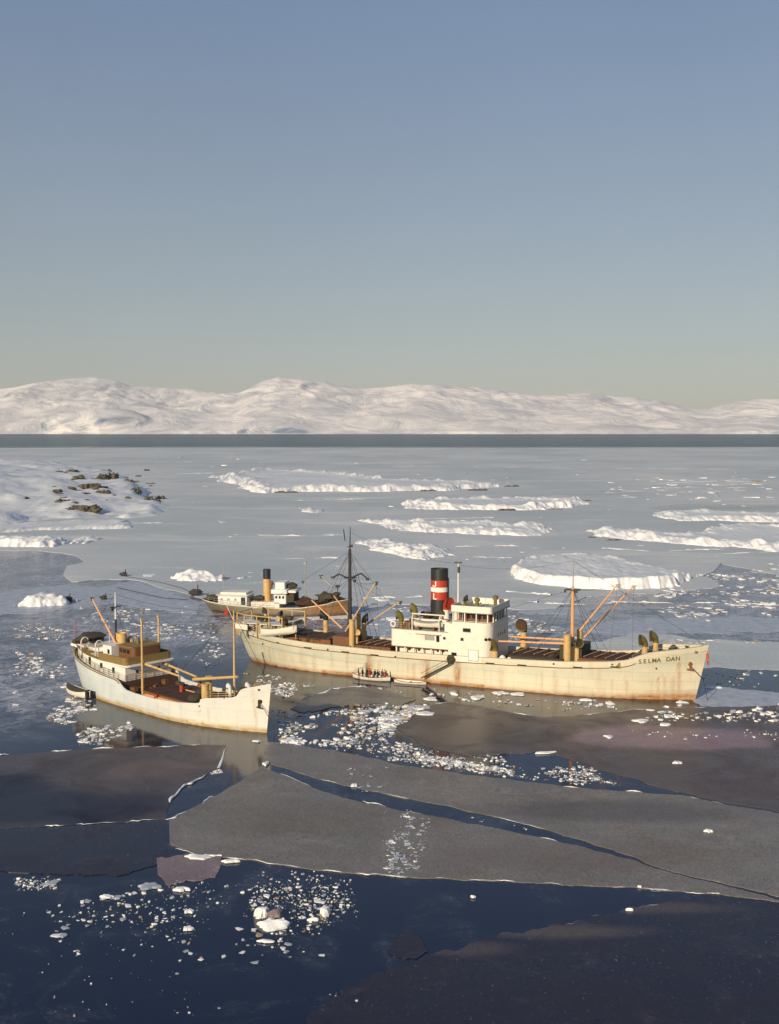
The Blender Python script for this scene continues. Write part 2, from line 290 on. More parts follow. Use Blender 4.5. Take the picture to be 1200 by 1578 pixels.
# ------------------------------------------------------------------ mesh helper
class MB:
    def __init__(s): s.v = []; s.f = []; s.mi = []; s.cur = 0; s.comp = []
    def add(s, vs, fs):
        o = len(s.v); s.comp.append((o, len(s.f))); s.v += [tuple(v) for v in vs]; s.f += [tuple(i + o for i in f) for f in fs]; s.mi += [s.cur] * len(fs); return s
    def box(s, c, d, rz=0, rx=0, ry=0):
        M = Matrix.Translation(c) @ Matrix.Rotation(rz, 4, 'Z') @ Matrix.Rotation(ry, 4, 'Y') @ Matrix.Rotation(rx, 4, 'X')
        vs = [M @ Vector((sx * d[0] / 2, sy * d[1] / 2, sz * d[2] / 2)) for sz in (-1, 1) for sy in (-1, 1) for sx in (-1, 1)]
        return s.add(vs, [(0, 2, 3, 1), (4, 5, 7, 6), (0, 1, 5, 4), (2, 6, 7, 3), (0, 4, 6, 2), (1, 3, 7, 5)])
    def tube(s, a, b, r, r2=None, n=10, cap=True):
        a, b = Vector(a), Vector(b); r2 = r if r2 is None else r2
        z = (b - a).normalized(); x = z.orthogonal().normalized(); y = z.cross(x)
        vs = []
        for p_, q in ((a, r), (b, r2)):
            for i in range(n):
                t = 2 * math.pi * i / n; vs.append(p_ + (x * math.cos(t) + y * math.sin(t)) * q)
        fs = [(i, (i + 1) % n, n + (i + 1) % n, n + i) for i in range(n)]
        if cap: fs += [tuple(range(n - 1, -1, -1)), tuple(range(n, 2 * n))]
        return s.add(vs, fs)
    def path(s, pts, r, n=6):
        for a, b in zip(pts[:-1], pts[1:]):
            if (Vector(b) - Vector(a)).length > 1e-4: s.tube(a, b, r, n=n)
        return s
    def rings(s, rs, closed=True, cap=True):
        n = len(rs[0]); vs = [v for r_ in rs for v in r_]; fs = []
        for k in range(len(rs) - 1):
            for i in range(n if closed else n - 1):
                j = (i + 1) % n; fs.append((k * n + i, k * n + j, (k + 1) * n + j, (k + 1) * n + i))
        if cap and closed: fs += [tuple(range(n - 1, -1, -1)), tuple(range((len(rs) - 1) * n, len(rs) * n))]
        return s.add(vs, fs)
    def prism(s, pts, z0, z1):
        """vertical prism; z0/z1 numbers or functions of (x,y)"""
        g = lambda z, q: z(q[0], q[1]) if callable(z) else z
        return s.rings([[(q[0], q[1], g(z0, q)) for q in pts], [(q[0], q[1], g(z1, q)) for q in pts]])
    def lathe(s, c, prof, n=16):
        c = Vector(c)
        return s.rings([[c + Vector((r_ * math.cos(2 * math.pi * i / n), r_ * math.sin(2 * math.pi * i / n), z)) for i in range(n)] for r_, z in prof])
    def torus(s, c, R_, r_, axis='Y', n=16, m=6):
        c = Vector(c); rs = []
        for i in range(n + 1):
            t = 2 * math.pi * i / n; ring = []
            for j in range(m):
                u = 2 * math.pi * j / m; q = R_ + r_ * math.cos(u); h = r_ * math.sin(u)
                v = Vector((q * math.cos(t), h, q * math.sin(t))) if axis == 'Y' else Vector((q * math.cos(t), q * math.sin(t), h))
                ring.append(c + v)
            rs.append(ring)
        return s.rings(rs, cap=False)
    def blob(s, c, d, n=10, m=6, rough=0.15, seed=0):
        c = Vector(c); rs = []
        for k in range(m + 1):
            ph = math.pi * (k + 0.001) / (m + 0.002) - math.pi / 2; ring = []
            for i in range(n):
                t = 2 * math.pi * i / n
                v = Vector((math.cos(ph) * math.cos(t), math.cos(ph) * math.sin(t), math.sin(ph)))
                q = 1 + rough * noise.noise(v * 1.9 + Vector((seed * 3.7, seed, 0)))* 2
                ring.append(c + Vector((v.x * d[0] / 2 * q, v.y * d[1] / 2 * q, v.z * d[2] / 2 * q)))
            rs.append(ring)
        return s.rings(rs)
    def build(s, name, mat, parent=None, smooth=False, loc=None):
        me = bpy.data.meshes.new(name); me.from_pydata(s.v, [], s.f); me.update()
        mats = mat if isinstance(mat, (list, tuple)) else [mat]
        for q in mats: me.materials.append(MATS[q])
        if len(mats) > 1: me.polygons.foreach_set('material_index', s.mi)
        if smooth is True: me.polygons.foreach_set('use_smooth', [True] * len(me.polygons))
        o = bpy.data.objects.new(name, me); COL.objects.link(o)
        if smooth == 'auto':
            me.polygons.foreach_set('use_smooth', [True] * len(me.polygons))
            bm = bmesh.new(); bm.from_mesh(me); 
            for e in bm.edges:
                if len(e.link_faces) == 2 and e.calc_face_angle(0) > R(38): e.smooth = False
            bmesh.ops.recalc_face_normals(bm, faces=bm.faces); bm.to_mesh(me); bm.free()
        if parent: o.parent = parent
        if loc is not None: o.location = loc
        return o
def tag(o, label, cat, group=None, kind=None):
    if label: o['label'] = label
    if cat: o['category'] = cat
    if group: o['group'] = group
    if kind: o['kind'] = kind
    return o
def empty(name, loc, rz, label, cat, group=None):
    o = bpy.data.objects.new(name, None); COL.objects.link(o); o.location = loc; o.rotation_euler = (0, 0, rz)
    o.empty_display_size = 0.5
    return tag(o, label, cat, group)

# vectorised value noise
def vn(x, y, seed=0):
    xi = np.floor(x).astype(np.int64); yi = np.floor(y).astype(np.int64); fx = x - xi; fy = y - yi
    fx = fx * fx * (3 - 2 * fx); fy = fy * fy * (3 - 2 * fy)
    def h(a, b):
        n = (a * 374761393 + b * 668265263 + seed * 1442695041) & 0xffffffff
        n = ((n ^ (n >> 13)) * 1274126177) & 0xffffffff
        return ((n ^ (n >> 16)) & 0xffff) / 65535.0
    return (h(xi, yi) * (1 - fx) + h(xi + 1, yi) * fx) * (1 - fy) + (h(xi, yi + 1) * (1 - fx) + h(xi + 1, yi + 1) * fx) * fy
def fbm(x, y, oc=5, seed=0, g=0.5):
    t = 0; a = 1; s_ = 0
    for k in range(oc):
        t = t + a * (vn(x * 2 ** k, y * 2 ** k, seed + k) * 2 - 1); s_ += a; a *= g
    return t / s_
def polydist(px, py, poly):
    """signed distance, positive inside"""
    d = np.full(px.shape, 1e18); inside = np.zeros(px.shape, bool); n = len(poly)
    for i in range(n):
        ax, ay = poly[i]; bx, by = poly[(i + 1) % n]; ex, ey = bx - ax, by - ay
        L = ex * ex + ey * ey + 1e-12
        t = np.clip(((px - ax) * ex + (py - ay) * ey) / L, 0, 1)
        d = np.minimum(d, (px - ax - t * ex) ** 2 + (py - ay - t * ey) ** 2)
        c = ((ay > py) != (by > py)) & (px < ex * (py - ay) / (ey + 1e-12) + ax)
        inside ^= c
    return np.sqrt(d) * np.where(inside, 1, -1)

# ------------------------------------------------------------------ SETTING: sea, haze, mountains, frozen sea
mb = MB(); mb.add([(-9000, -1500, 0), (9000, -1500, 0), (9000, 12800, 0), (-9000, 12800, 0)], [(0, 1, 2, 3)])
tag(mb.build('sea', 'sea_water'), 'dark open water of the fjord', None, kind='structure')

mb = MB(); mb.box((0, 5900, 349), (18800, 15200, 700 + 2))
hz = mb.build('haze', 'snow'); hz['kind'] = 'stuff'
hm = bpy.data.materials.new('haze_air'); hm.use_nodes = True; nt = hm.node_tree; nt.nodes.clear()
vo = nt.nodes.new('ShaderNodeVolumePrincipled'); out = nt.nodes.new('ShaderNodeOutputMaterial')
vo.inputs['Color'].default_value = (0.88, 0.94, 1, 1); vo.inputs['Density'].default_value = 2.8e-5; vo.inputs['Anisotropy'].default_value = 0.0
nt.links.new(vo.outputs[0], out.inputs['Volume']); hz.data.materials.clear(); hz.data.materials.append(hm)
hz['label'] = 'thin cold haze over the fjord'

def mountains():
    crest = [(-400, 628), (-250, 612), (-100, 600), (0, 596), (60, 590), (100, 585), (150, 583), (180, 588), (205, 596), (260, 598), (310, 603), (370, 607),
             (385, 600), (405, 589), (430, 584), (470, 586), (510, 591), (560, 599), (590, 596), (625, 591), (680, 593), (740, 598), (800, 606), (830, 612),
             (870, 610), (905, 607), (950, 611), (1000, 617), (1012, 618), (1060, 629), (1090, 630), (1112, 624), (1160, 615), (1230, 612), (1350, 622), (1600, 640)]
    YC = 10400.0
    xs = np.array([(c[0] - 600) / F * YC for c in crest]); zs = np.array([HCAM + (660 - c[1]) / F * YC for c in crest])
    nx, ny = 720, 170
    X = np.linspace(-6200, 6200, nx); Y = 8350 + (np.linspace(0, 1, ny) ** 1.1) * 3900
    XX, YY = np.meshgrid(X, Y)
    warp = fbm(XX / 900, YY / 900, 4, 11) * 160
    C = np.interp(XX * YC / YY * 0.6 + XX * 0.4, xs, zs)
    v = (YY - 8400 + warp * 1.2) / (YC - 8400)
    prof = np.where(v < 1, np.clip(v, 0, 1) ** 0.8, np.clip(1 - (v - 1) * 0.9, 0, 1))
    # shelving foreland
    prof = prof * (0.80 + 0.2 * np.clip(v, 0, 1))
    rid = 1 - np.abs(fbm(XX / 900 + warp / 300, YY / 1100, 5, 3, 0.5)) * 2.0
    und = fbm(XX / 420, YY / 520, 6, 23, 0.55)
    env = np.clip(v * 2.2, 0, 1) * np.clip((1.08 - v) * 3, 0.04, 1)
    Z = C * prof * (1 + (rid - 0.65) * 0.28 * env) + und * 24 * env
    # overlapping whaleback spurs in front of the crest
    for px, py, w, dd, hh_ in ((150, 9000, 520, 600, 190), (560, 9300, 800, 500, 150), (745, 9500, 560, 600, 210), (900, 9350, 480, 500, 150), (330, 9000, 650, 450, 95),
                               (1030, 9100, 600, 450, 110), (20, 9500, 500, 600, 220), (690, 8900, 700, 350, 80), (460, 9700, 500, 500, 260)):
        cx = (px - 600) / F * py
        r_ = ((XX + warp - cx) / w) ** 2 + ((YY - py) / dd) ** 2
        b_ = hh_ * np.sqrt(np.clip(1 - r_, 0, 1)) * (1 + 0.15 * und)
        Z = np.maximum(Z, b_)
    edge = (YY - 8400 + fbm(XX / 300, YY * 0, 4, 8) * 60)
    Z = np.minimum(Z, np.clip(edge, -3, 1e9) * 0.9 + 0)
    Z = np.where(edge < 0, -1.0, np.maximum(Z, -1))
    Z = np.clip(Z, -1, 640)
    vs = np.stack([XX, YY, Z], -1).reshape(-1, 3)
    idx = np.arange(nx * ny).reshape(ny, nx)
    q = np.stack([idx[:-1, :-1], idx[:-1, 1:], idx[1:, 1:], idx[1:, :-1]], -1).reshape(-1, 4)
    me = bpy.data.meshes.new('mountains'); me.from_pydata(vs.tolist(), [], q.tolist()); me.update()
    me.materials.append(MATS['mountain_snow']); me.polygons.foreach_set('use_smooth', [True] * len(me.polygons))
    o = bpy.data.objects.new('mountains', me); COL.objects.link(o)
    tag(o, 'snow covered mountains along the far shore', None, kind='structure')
mountains()

SHEET_Z = [0.02]
def sheet(name, px, mat, label=None, cat='ice sheet', thick=0.05, jit=0.35, step=4, kind=None, group=None, z=None, rim=None, seed=0):
    """thin floating sheet of young ice with its real outline on the sea"""
    pts = []
    n = len(px)
    for i in range(n):
        a, b = px[i], px[(i + 1) % n]; L = math.hypot(a[0] - b[0], a[1] - b[1]); k = max(1, min(60, int(L / step)))
        inside = all(-60 < q[0] < 1260 and q[1] < 1640 for q in (a, b))
        if not inside: k = max(1, k // 3)
        for j in range(k):
            t = j / k; w = at(a[0] + (b[0] - a[0]) * t, a[1] + (b[1] - a[1]) * t)
            d = w.y / 180.0
            w.x += (noise.noise(Vector((w.x * 0.35 / d, w.y * 0.2 / d, seed))) + .4 * noise.noise(Vector((w.x * 1.3 / d, w.y / d, seed)))) * jit * 3.0 * d
            w.y += (noise.noise(Vector((w.x * 0.30 / d, w.y * 0.2 / d, seed + 9))) + .4 * noise.noise(Vector((w.x * 1.3 / d, w.y / d, seed + 9)))) * jit * 3.0 * d
            pts.append(w)
    if z is None:
        SHEET_Z[0] += 0.004; z = SHEET_Z[0]
    c = sum(pts, Vector()) / len(pts); c.z = 0
    tri = tessellate_polygon([[Vector((p_.x, p_.y, 0)) for p_ in pts]])
    m_ = len(pts); vs = [(p_.x - c.x, p_.y - c.y, z) for p_ in pts] + [(p_.x - c.x, p_.y - c.y, z - 0.12) for p_ in pts]
    def up(t):
        a, b, d = (pts[i] for i in t)
        return t if (b - a).cross(d - a).z > 0 else t[::-1]
    fs = [up(tuple(t)) for t in tri] + [(i, (i + 1) % m_, m_ + (i + 1) % m_, m_ + i) for i in range(m_)]
    mb = MB(); mb.add(vs, fs)
    o = mb.build(name, mat, loc=c)
    tag(o, label, None if kind == 'structure' else cat, group, kind)
    return o
def jitter(w, jit, seed):
    w = w.copy(); d = w.y / 180.0
    w.x += (noise.noise(Vector((w.x * 0.35 / d, w.y * 0.2 / d, seed))) + .4 * noise.noise(Vector((w.x * 1.3 / d, w.y / d, seed)))) * jit * 3.0 * d
    w.y += (noise.noise(Vector((w.x * 0.30 / d, w.y * 0.2 / d, seed + 9))) + .4 * noise.noise(Vector((w.x * 1.3 / d, w.y / d, seed + 9)))) * jit * 3.0 * d
    return w
def ridge(pxs, w, h, parent=None, name='snow_rim', mat='floe_snow', gap=0.35, seed=0, z=0.03, step=2.2, jit=0.0):
    """line of broken, heaped snow: w in metres half width, h metres high"""
    mb = MB(); pts = []
    for a, b in zip(pxs[:-1], pxs[1:]):
        L = math.hypot(a[0] - b[0], a[1] - b[1]); k = max(1, int(L / step))
        for j in range(k): t = j / k; pts.append(at(a[0] + (b[0] - a[0]) * t, a[1] + (b[1] - a[1]) * t))
    pts.append(at(*pxs[-1]))
    pts = [jitter(q, jit, 0) for q in pts] if jit else pts
    for _ in range(2): pts = [pts[0]] + [(pts[i - 1] + pts[i] * 2 + pts[i + 1]) / 4 for i in range(1, len(pts) - 1)] + [pts[-1]]
    prev = None
    for i, q in enumerate(pts):
        t = (pts[min(i + 1, len(pts) - 1)] - pts[max(i - 1, 0)]); t.z = 0
        t = t.normalized() if t.length > 1e-6 else Vector((1, 0, 0))
        nrm = Vector((-t.y, t.x, 0)); d = q.y / 180
        g = noise.noise(Vector((q.x * 0.30 / d, q.y * 0.1 / d, seed * 7.1)))
        g2 = noise.noise(Vector((q.x * 1.1 / d, q.y * 0.4 / d, seed * 3.3)))
        a_ = max(0.0, min(1.0, (g + 0.55 - gap) * 2.0)) * (0.55 + 0.9 * abs(g2)) 
        if a_ <= 0.03: prev = None; continue
        off = nrm * g2 * w * 1.5
        ww, hh_ = w * a_, h * a_ * (0.6 + 0.8 * abs(g))
        cur = [q + off - nrm * ww, q + off - nrm * ww * 0.6 + Vector((0, 0, hh_ * 0.9)), q + off + nrm * ww * 0.5 + Vector((0, 0, hh_)), q + off + nrm * ww]
        cur = [Vector((c_.x, c_.y, c_.z + z)) for c_ in cur]
        if prev: 
            mb.rings([prev, cur], closed=False)
        prev = cur
    if not mb.v: return None
    o = mb.build(name, mat, parent); o['kind'] = 'stuff'
    return o

# --- the frozen sea beyond the ships
PACK = [(-900, 690), (-200, 691), (300, 689.5), (800, 690), (1300, 689), (2300, 690),
        (2000, 920), (1400, 905), (1200, 888), (1112, 868), (1085, 888), (1112, 905), (1000, 915), (900, 920), (860, 938), (800, 940), (700, 935), (600, 930), (545, 945), (480, 948), (420, 945),
        (370, 940), (320, 925), (250, 905), (200, 893), (165, 893), (112, 897), (98, 885), (105, 872), (130, 866), (122, 858), (95, 852), (60, 848), (-60, 850), (-300, 846), (-900, 860)]
pack = sheet('sea_ice', PACK, 'pack_ice', None, kind='structure', z=0.10, jit=0.5, step=9)
pack['label'] = 'grey frozen sea beyond the ships'
STREAKS = [[(730, 719), (790, 720), (880, 722)], [(600, 720), (680, 718)], [(950, 722), (1112, 723), (1200, 722)], [(240, 712), (300, 712)], [(240, 732), (330, 729)],
           [(560, 703), (640, 704), (760, 703)], [(1010, 745), (1112, 741), (1180, 743)], [(960, 757), (1060, 759), (1150, 756)], [(930, 767), (1040, 764)],
           [(700, 843), (760, 841), (800, 842)], [(700, 858), (790, 860)], [(930, 845), (1010, 850), (1112, 846)], [(360, 824), (450, 826), (540, 824)],
           [(840, 930), (900, 932), (960, 928), (1050, 930), (1112, 929), (1200, 933)], [(780, 912), (850, 917)], [(780, 925), (830, 928)], [(640, 800), (760, 798)],
           [(100, 808), (250, 806)], [(420, 862), (520, 860)], [(1020, 752), (1080, 751)], [(300, 700), (480, 698)], [(900, 703), (1000, 702)], [(560, 922), (650, 920)],
           [(1090, 855), (1200, 850)], [(500, 770), (620, 768)]]
def kid(o, parent):
    """parent a world-space mesh under a thing without moving it"""
    if o is None: return
    o.parent = parent; o.matrix_parent_inverse = Matrix.Translation(-parent.location)
for k, s_ in enumerate(STREAKS):
    kid(ridge(s_, 0.8 * at(*s_[0]).y / 300, 0.35, None, 'pressure_ridge', gap=0.25, seed=k, z=0.08, step=1.6), pack)

# ------------------------------------------------------------------ snow-covered skerries and icebergs
def island(name, label, cat, front, back, h, hback=None, edge=4.0, scal=3.0, lumps=1.0, rows=130, hill=None, seed=1, rocks=(), jag=1.0, group=None, scamp=2.6):
    hback = h if hback is None else hback
    poly = [at(*q) for q in front] + [at(q[0], q[1], q[2] if len(q) > 2 else hback) for q in back]
    poly = [(p_.x, p_.y) for p_ in poly]
    xs = [q[0] for q in poly]; ys = [q[1] for q in poly]; x0, x1, y0, y1 = min(xs), max(xs), min(ys), max(ys)
    m_ = 6; d0 = y0
    dx = max(0.35, d0 / 1168 * 0.9); nx = int((x1 - x0 + 2 * m_) / dx) + 2; nx = min(nx, 700)
    X = np.linspace(x0 - m_, x1 + m_, nx); tt = np.linspace(0, 1, rows) ** 1.5; Y = y0 - m_ + tt * (y1 - y0 + 2 * m_)
    XX, YY = np.meshgrid(X, Y)
    D = polydist(XX, YY, poly)
    sc = d0 / 400.0
    D = D + fbm(XX / (9 * sc), YY / (16 * sc), 5, seed, .6) * 6.0 * sc * jag
    cliff = np.abs(fbm(XX / (scal * sc), YY / (scal * 2.5 * sc), 3, seed + 40))
    D2 = D - cliff * scamp * sc
    D2 = D2 + fbm(XX / (1.6 * sc), YY / (5 * sc), 3, seed + 71) * 1.1 * sc
    D2 = D2 + scamp * .35 * sc
    prof = np.clip(D2 / (edge * 1.7 * sc), 0, 1) ** 0.75
    top = 1 + 0.10 * fbm(XX / (22 * sc), YY / (40 * sc), 4, seed + 5)
    rimb = np.exp(-((D2 - edge * sc * 1.5) / (edge * sc * 1.5)) ** 2) * (0.25 + 0.9 * np.clip(fbm(XX / (5 * sc), YY / (8 * sc), 3, seed + 9) + 0.15, 0, 1)) * lumps
    h = h * 0.54
    Z = h * prof * (top + rimb + 0.10 * fbm(XX / (2.2 * sc), YY / (6 * sc), 3, seed + 90))
    if hill: Z = Z + hill(XX, YY, D) * np.clip(D / (10 * sc), 0, 1)
    Z = np.where(D2 < 0, -0.6, Z + 0.05)
    keep = D2 > -3 * sc
    idx = np.arange(XX.size).reshape(XX.shape)
    q = np.stack([idx[:-1, :-1], idx[:-1, 1:], idx[1:, 1:], idx[1:, :-1]], -1).reshape(-1, 4)
    kq = keep.reshape(-1)[q].any(1) & (Z.reshape(-1)[q] > -0.5).any(1)
    q = q[kq]
    used_, inv = np.unique(q, return_inverse=True)
    cx, cy = (x0 + x1) / 2, (y0 + y1) / 2
    vs = np.stack([XX - cx, YY - cy, Z], -1).reshape(-1, 3)[used_]
    me = bpy.data.meshes.new(name); me.from_pydata(vs.tolist(), [], inv.reshape(-1, 4).tolist()); me.update()
    me.materials.append(MATS['island_snow']); me.polygons.foreach_set('use_smooth', [True] * len(me.polygons))
    o = bpy.data.objects.new(name, me); COL.objects.link(o); o.location = (cx, cy, 0)
    tag(o, label, cat, group)
    for k, rk in enumerate(rocks):
        px, py, w, hh_ = rk[:4]
        if name == 'snowy_headland': w *= 1.5; hh_ *= 1.25
        zz = 0
        for _ in range(6):
            p_ = at(px, py, zz)
            i = int(np.clip(np.searchsorted(X, p_.x), 0, nx - 1)); j = int(np.clip(np.searchsorted(Y, p_.y), 0, rows - 1))
            zz = zz * 0.5 + 0.5 * max(0, float(Z[j, i]))
        p_ = at(px, py, zz); s_ = p_.y / F
        mb = MB()
        for c_ in range(max(1, int(w / 7))):
            ox = (c_ + 0.5) / max(1, int(w / 7)) - 0.5
            mb.blob((ox * w * s_ * 0.8, random.uniform(-1, 1) * hh_ * s_, 0), (max(0.35, 1.3 / max(1, int(w / 7))) * w * s_, hh_ * s_ * random.uniform(2, 4), hh_ * s_ * random.uniform(1.2, 1.9)), 10, 6, 0.45, k * 3 + c_)
        rb_ = mb.build('rock', 'rock', o, loc=(p_.x - cx, p_.y - cy, zz - 0.1 * hh_ * s_))
    return o

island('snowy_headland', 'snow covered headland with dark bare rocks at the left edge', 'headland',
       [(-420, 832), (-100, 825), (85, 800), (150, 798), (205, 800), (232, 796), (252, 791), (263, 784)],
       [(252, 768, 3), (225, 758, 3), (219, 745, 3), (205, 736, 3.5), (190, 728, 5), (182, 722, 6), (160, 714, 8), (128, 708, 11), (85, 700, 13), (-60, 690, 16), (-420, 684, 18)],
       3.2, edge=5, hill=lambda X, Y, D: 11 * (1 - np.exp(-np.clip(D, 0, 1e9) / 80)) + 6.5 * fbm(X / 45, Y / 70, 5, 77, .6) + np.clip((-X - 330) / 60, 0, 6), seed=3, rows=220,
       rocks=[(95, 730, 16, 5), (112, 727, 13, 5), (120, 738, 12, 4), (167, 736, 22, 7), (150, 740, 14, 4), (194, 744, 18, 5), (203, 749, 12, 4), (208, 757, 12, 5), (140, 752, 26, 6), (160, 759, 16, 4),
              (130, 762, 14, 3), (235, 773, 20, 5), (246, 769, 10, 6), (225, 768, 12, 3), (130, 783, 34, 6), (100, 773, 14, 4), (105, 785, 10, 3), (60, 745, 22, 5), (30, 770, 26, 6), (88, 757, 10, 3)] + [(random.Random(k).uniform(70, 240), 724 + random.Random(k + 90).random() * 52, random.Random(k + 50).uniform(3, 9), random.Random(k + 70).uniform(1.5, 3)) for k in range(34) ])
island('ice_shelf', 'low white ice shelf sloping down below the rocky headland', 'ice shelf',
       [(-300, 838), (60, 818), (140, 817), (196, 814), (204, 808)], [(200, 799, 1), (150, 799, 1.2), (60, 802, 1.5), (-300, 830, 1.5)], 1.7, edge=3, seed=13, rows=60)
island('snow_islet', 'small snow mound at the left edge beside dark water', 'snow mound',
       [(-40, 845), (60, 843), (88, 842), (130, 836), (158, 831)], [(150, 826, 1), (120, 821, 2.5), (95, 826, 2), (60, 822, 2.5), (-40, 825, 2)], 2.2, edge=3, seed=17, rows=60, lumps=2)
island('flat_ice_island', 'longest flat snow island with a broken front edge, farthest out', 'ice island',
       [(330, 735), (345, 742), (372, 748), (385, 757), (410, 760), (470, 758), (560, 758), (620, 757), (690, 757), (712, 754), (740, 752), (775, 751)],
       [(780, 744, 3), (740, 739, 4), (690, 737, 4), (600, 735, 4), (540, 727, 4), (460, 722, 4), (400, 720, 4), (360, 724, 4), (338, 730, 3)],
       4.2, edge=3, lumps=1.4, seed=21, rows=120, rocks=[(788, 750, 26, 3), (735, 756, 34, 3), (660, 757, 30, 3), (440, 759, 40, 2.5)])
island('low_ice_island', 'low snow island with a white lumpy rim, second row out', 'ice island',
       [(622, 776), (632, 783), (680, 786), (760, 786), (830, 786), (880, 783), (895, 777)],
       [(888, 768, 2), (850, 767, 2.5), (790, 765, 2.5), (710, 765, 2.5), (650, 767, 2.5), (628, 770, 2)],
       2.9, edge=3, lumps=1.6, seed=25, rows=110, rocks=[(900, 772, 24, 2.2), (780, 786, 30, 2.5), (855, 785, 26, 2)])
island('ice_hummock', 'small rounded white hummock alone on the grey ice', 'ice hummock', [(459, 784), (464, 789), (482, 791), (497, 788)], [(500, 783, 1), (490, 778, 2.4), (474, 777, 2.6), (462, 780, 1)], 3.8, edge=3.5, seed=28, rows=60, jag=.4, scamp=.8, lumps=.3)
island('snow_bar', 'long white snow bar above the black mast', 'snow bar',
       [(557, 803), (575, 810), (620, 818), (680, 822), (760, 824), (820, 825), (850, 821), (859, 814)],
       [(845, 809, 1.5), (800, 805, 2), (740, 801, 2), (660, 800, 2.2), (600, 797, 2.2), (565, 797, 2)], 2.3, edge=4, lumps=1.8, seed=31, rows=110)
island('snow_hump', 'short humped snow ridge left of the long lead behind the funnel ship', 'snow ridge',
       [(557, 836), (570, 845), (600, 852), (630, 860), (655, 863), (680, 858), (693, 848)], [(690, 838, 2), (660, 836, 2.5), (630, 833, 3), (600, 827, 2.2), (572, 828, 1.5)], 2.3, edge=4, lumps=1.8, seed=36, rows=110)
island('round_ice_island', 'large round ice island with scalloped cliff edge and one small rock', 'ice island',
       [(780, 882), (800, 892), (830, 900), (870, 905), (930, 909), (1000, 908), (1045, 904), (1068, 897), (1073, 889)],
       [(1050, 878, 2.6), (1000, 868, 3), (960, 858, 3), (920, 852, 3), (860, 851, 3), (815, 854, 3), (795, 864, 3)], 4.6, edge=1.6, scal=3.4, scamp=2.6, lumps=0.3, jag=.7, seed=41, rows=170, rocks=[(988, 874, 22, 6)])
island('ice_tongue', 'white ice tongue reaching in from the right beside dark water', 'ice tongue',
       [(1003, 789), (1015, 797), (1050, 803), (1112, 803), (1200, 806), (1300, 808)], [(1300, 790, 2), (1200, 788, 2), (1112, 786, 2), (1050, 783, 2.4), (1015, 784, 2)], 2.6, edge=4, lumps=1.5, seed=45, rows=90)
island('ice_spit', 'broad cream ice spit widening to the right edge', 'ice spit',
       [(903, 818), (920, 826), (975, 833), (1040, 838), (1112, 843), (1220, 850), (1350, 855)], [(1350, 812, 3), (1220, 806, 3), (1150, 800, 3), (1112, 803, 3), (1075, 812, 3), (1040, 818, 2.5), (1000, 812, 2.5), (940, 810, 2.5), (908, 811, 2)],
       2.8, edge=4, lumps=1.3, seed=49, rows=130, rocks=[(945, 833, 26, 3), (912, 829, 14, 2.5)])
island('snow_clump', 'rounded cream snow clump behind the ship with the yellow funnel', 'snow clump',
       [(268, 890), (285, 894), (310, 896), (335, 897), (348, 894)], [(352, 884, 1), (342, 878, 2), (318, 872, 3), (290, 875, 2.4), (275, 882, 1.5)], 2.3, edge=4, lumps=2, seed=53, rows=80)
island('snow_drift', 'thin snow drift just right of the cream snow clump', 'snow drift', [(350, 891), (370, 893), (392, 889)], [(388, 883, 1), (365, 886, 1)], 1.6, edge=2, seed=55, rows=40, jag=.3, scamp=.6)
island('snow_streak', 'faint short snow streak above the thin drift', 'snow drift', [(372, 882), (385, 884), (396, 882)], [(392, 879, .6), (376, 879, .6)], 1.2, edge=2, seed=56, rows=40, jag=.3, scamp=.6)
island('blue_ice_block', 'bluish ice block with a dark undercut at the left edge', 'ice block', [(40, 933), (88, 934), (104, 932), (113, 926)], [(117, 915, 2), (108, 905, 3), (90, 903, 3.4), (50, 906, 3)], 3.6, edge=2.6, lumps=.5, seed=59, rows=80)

# dark open patches inside the frozen sea
sheet('open_pool', [(1000, 784), (1020, 779), (1060, 777), (1130, 778), (1300, 780), (1300, 786), (1040, 787)], 'sea_water', kind='structure', z=0.108)['label'] = 'dark open pool beside the ice tongue'

# mid-distance floes between pack and ship
MID = [('ice_pan', [(880, 972), (915, 962), (975, 954), (1060, 953), (1130, 950), (1230, 954), (1230, 972), (1112, 976), (1020, 976), (960, 978)], 'wet_ice', 'grey-white ice pan behind the bow derricks'),
       ('ice_pan', [(880, 1012), (905, 993), (940, 984), (985, 975), (1030, 978), (1075, 985), (1140, 988), (1230, 990), (1230, 1034), (1112, 1030), (1070, 1028), (980, 1030)], 'pack_ice', 'pale ice pan just behind the large bow'),
       ('ice_pan', [(1060, 1078), (1075, 1066), (1095, 1057), (1125, 1060), (1180, 1066), (1230, 1070), (1230, 1088), (1112, 1089), (1075, 1087)], 'wet_ice', 'bluish tilted ice slab right of the large bow'),
       ('ice_pan', [(545, 962), (560, 948), (590, 938), (640, 934), (660, 944), (650, 975), (610, 990), (560, 985)], 'wet_ice', 'pale blue ice pan right of the black mast'),
       ('ice_pan', [(462, 950), (480, 944), (530, 943), (548, 947), (535, 953), (480, 955)], 'floe_snow', 'narrow white floe left of the black mast foot'),
       ('ice_pan', [(50, 905), (100, 902), (150, 905), (210, 897), (255, 910), (310, 930), (300, 945), (240, 940), (180, 930), (120, 935), (60, 945), (-60, 950), (-60, 925)], 'wet_ice', 'grey-blue slushy ice pan behind the small coaster'),
       ('ice_pan', [(795, 935), (830, 938), (880, 935), (920, 938), (905, 944), (850, 947), (800, 944)], 'wet_ice', 'thin grey pan left of the foremast'),
       ]
for nm, poly, mt, lb in MID: sheet(nm, poly, mt, lb, 'ice pan', jit=0.6, seed=len(lb))

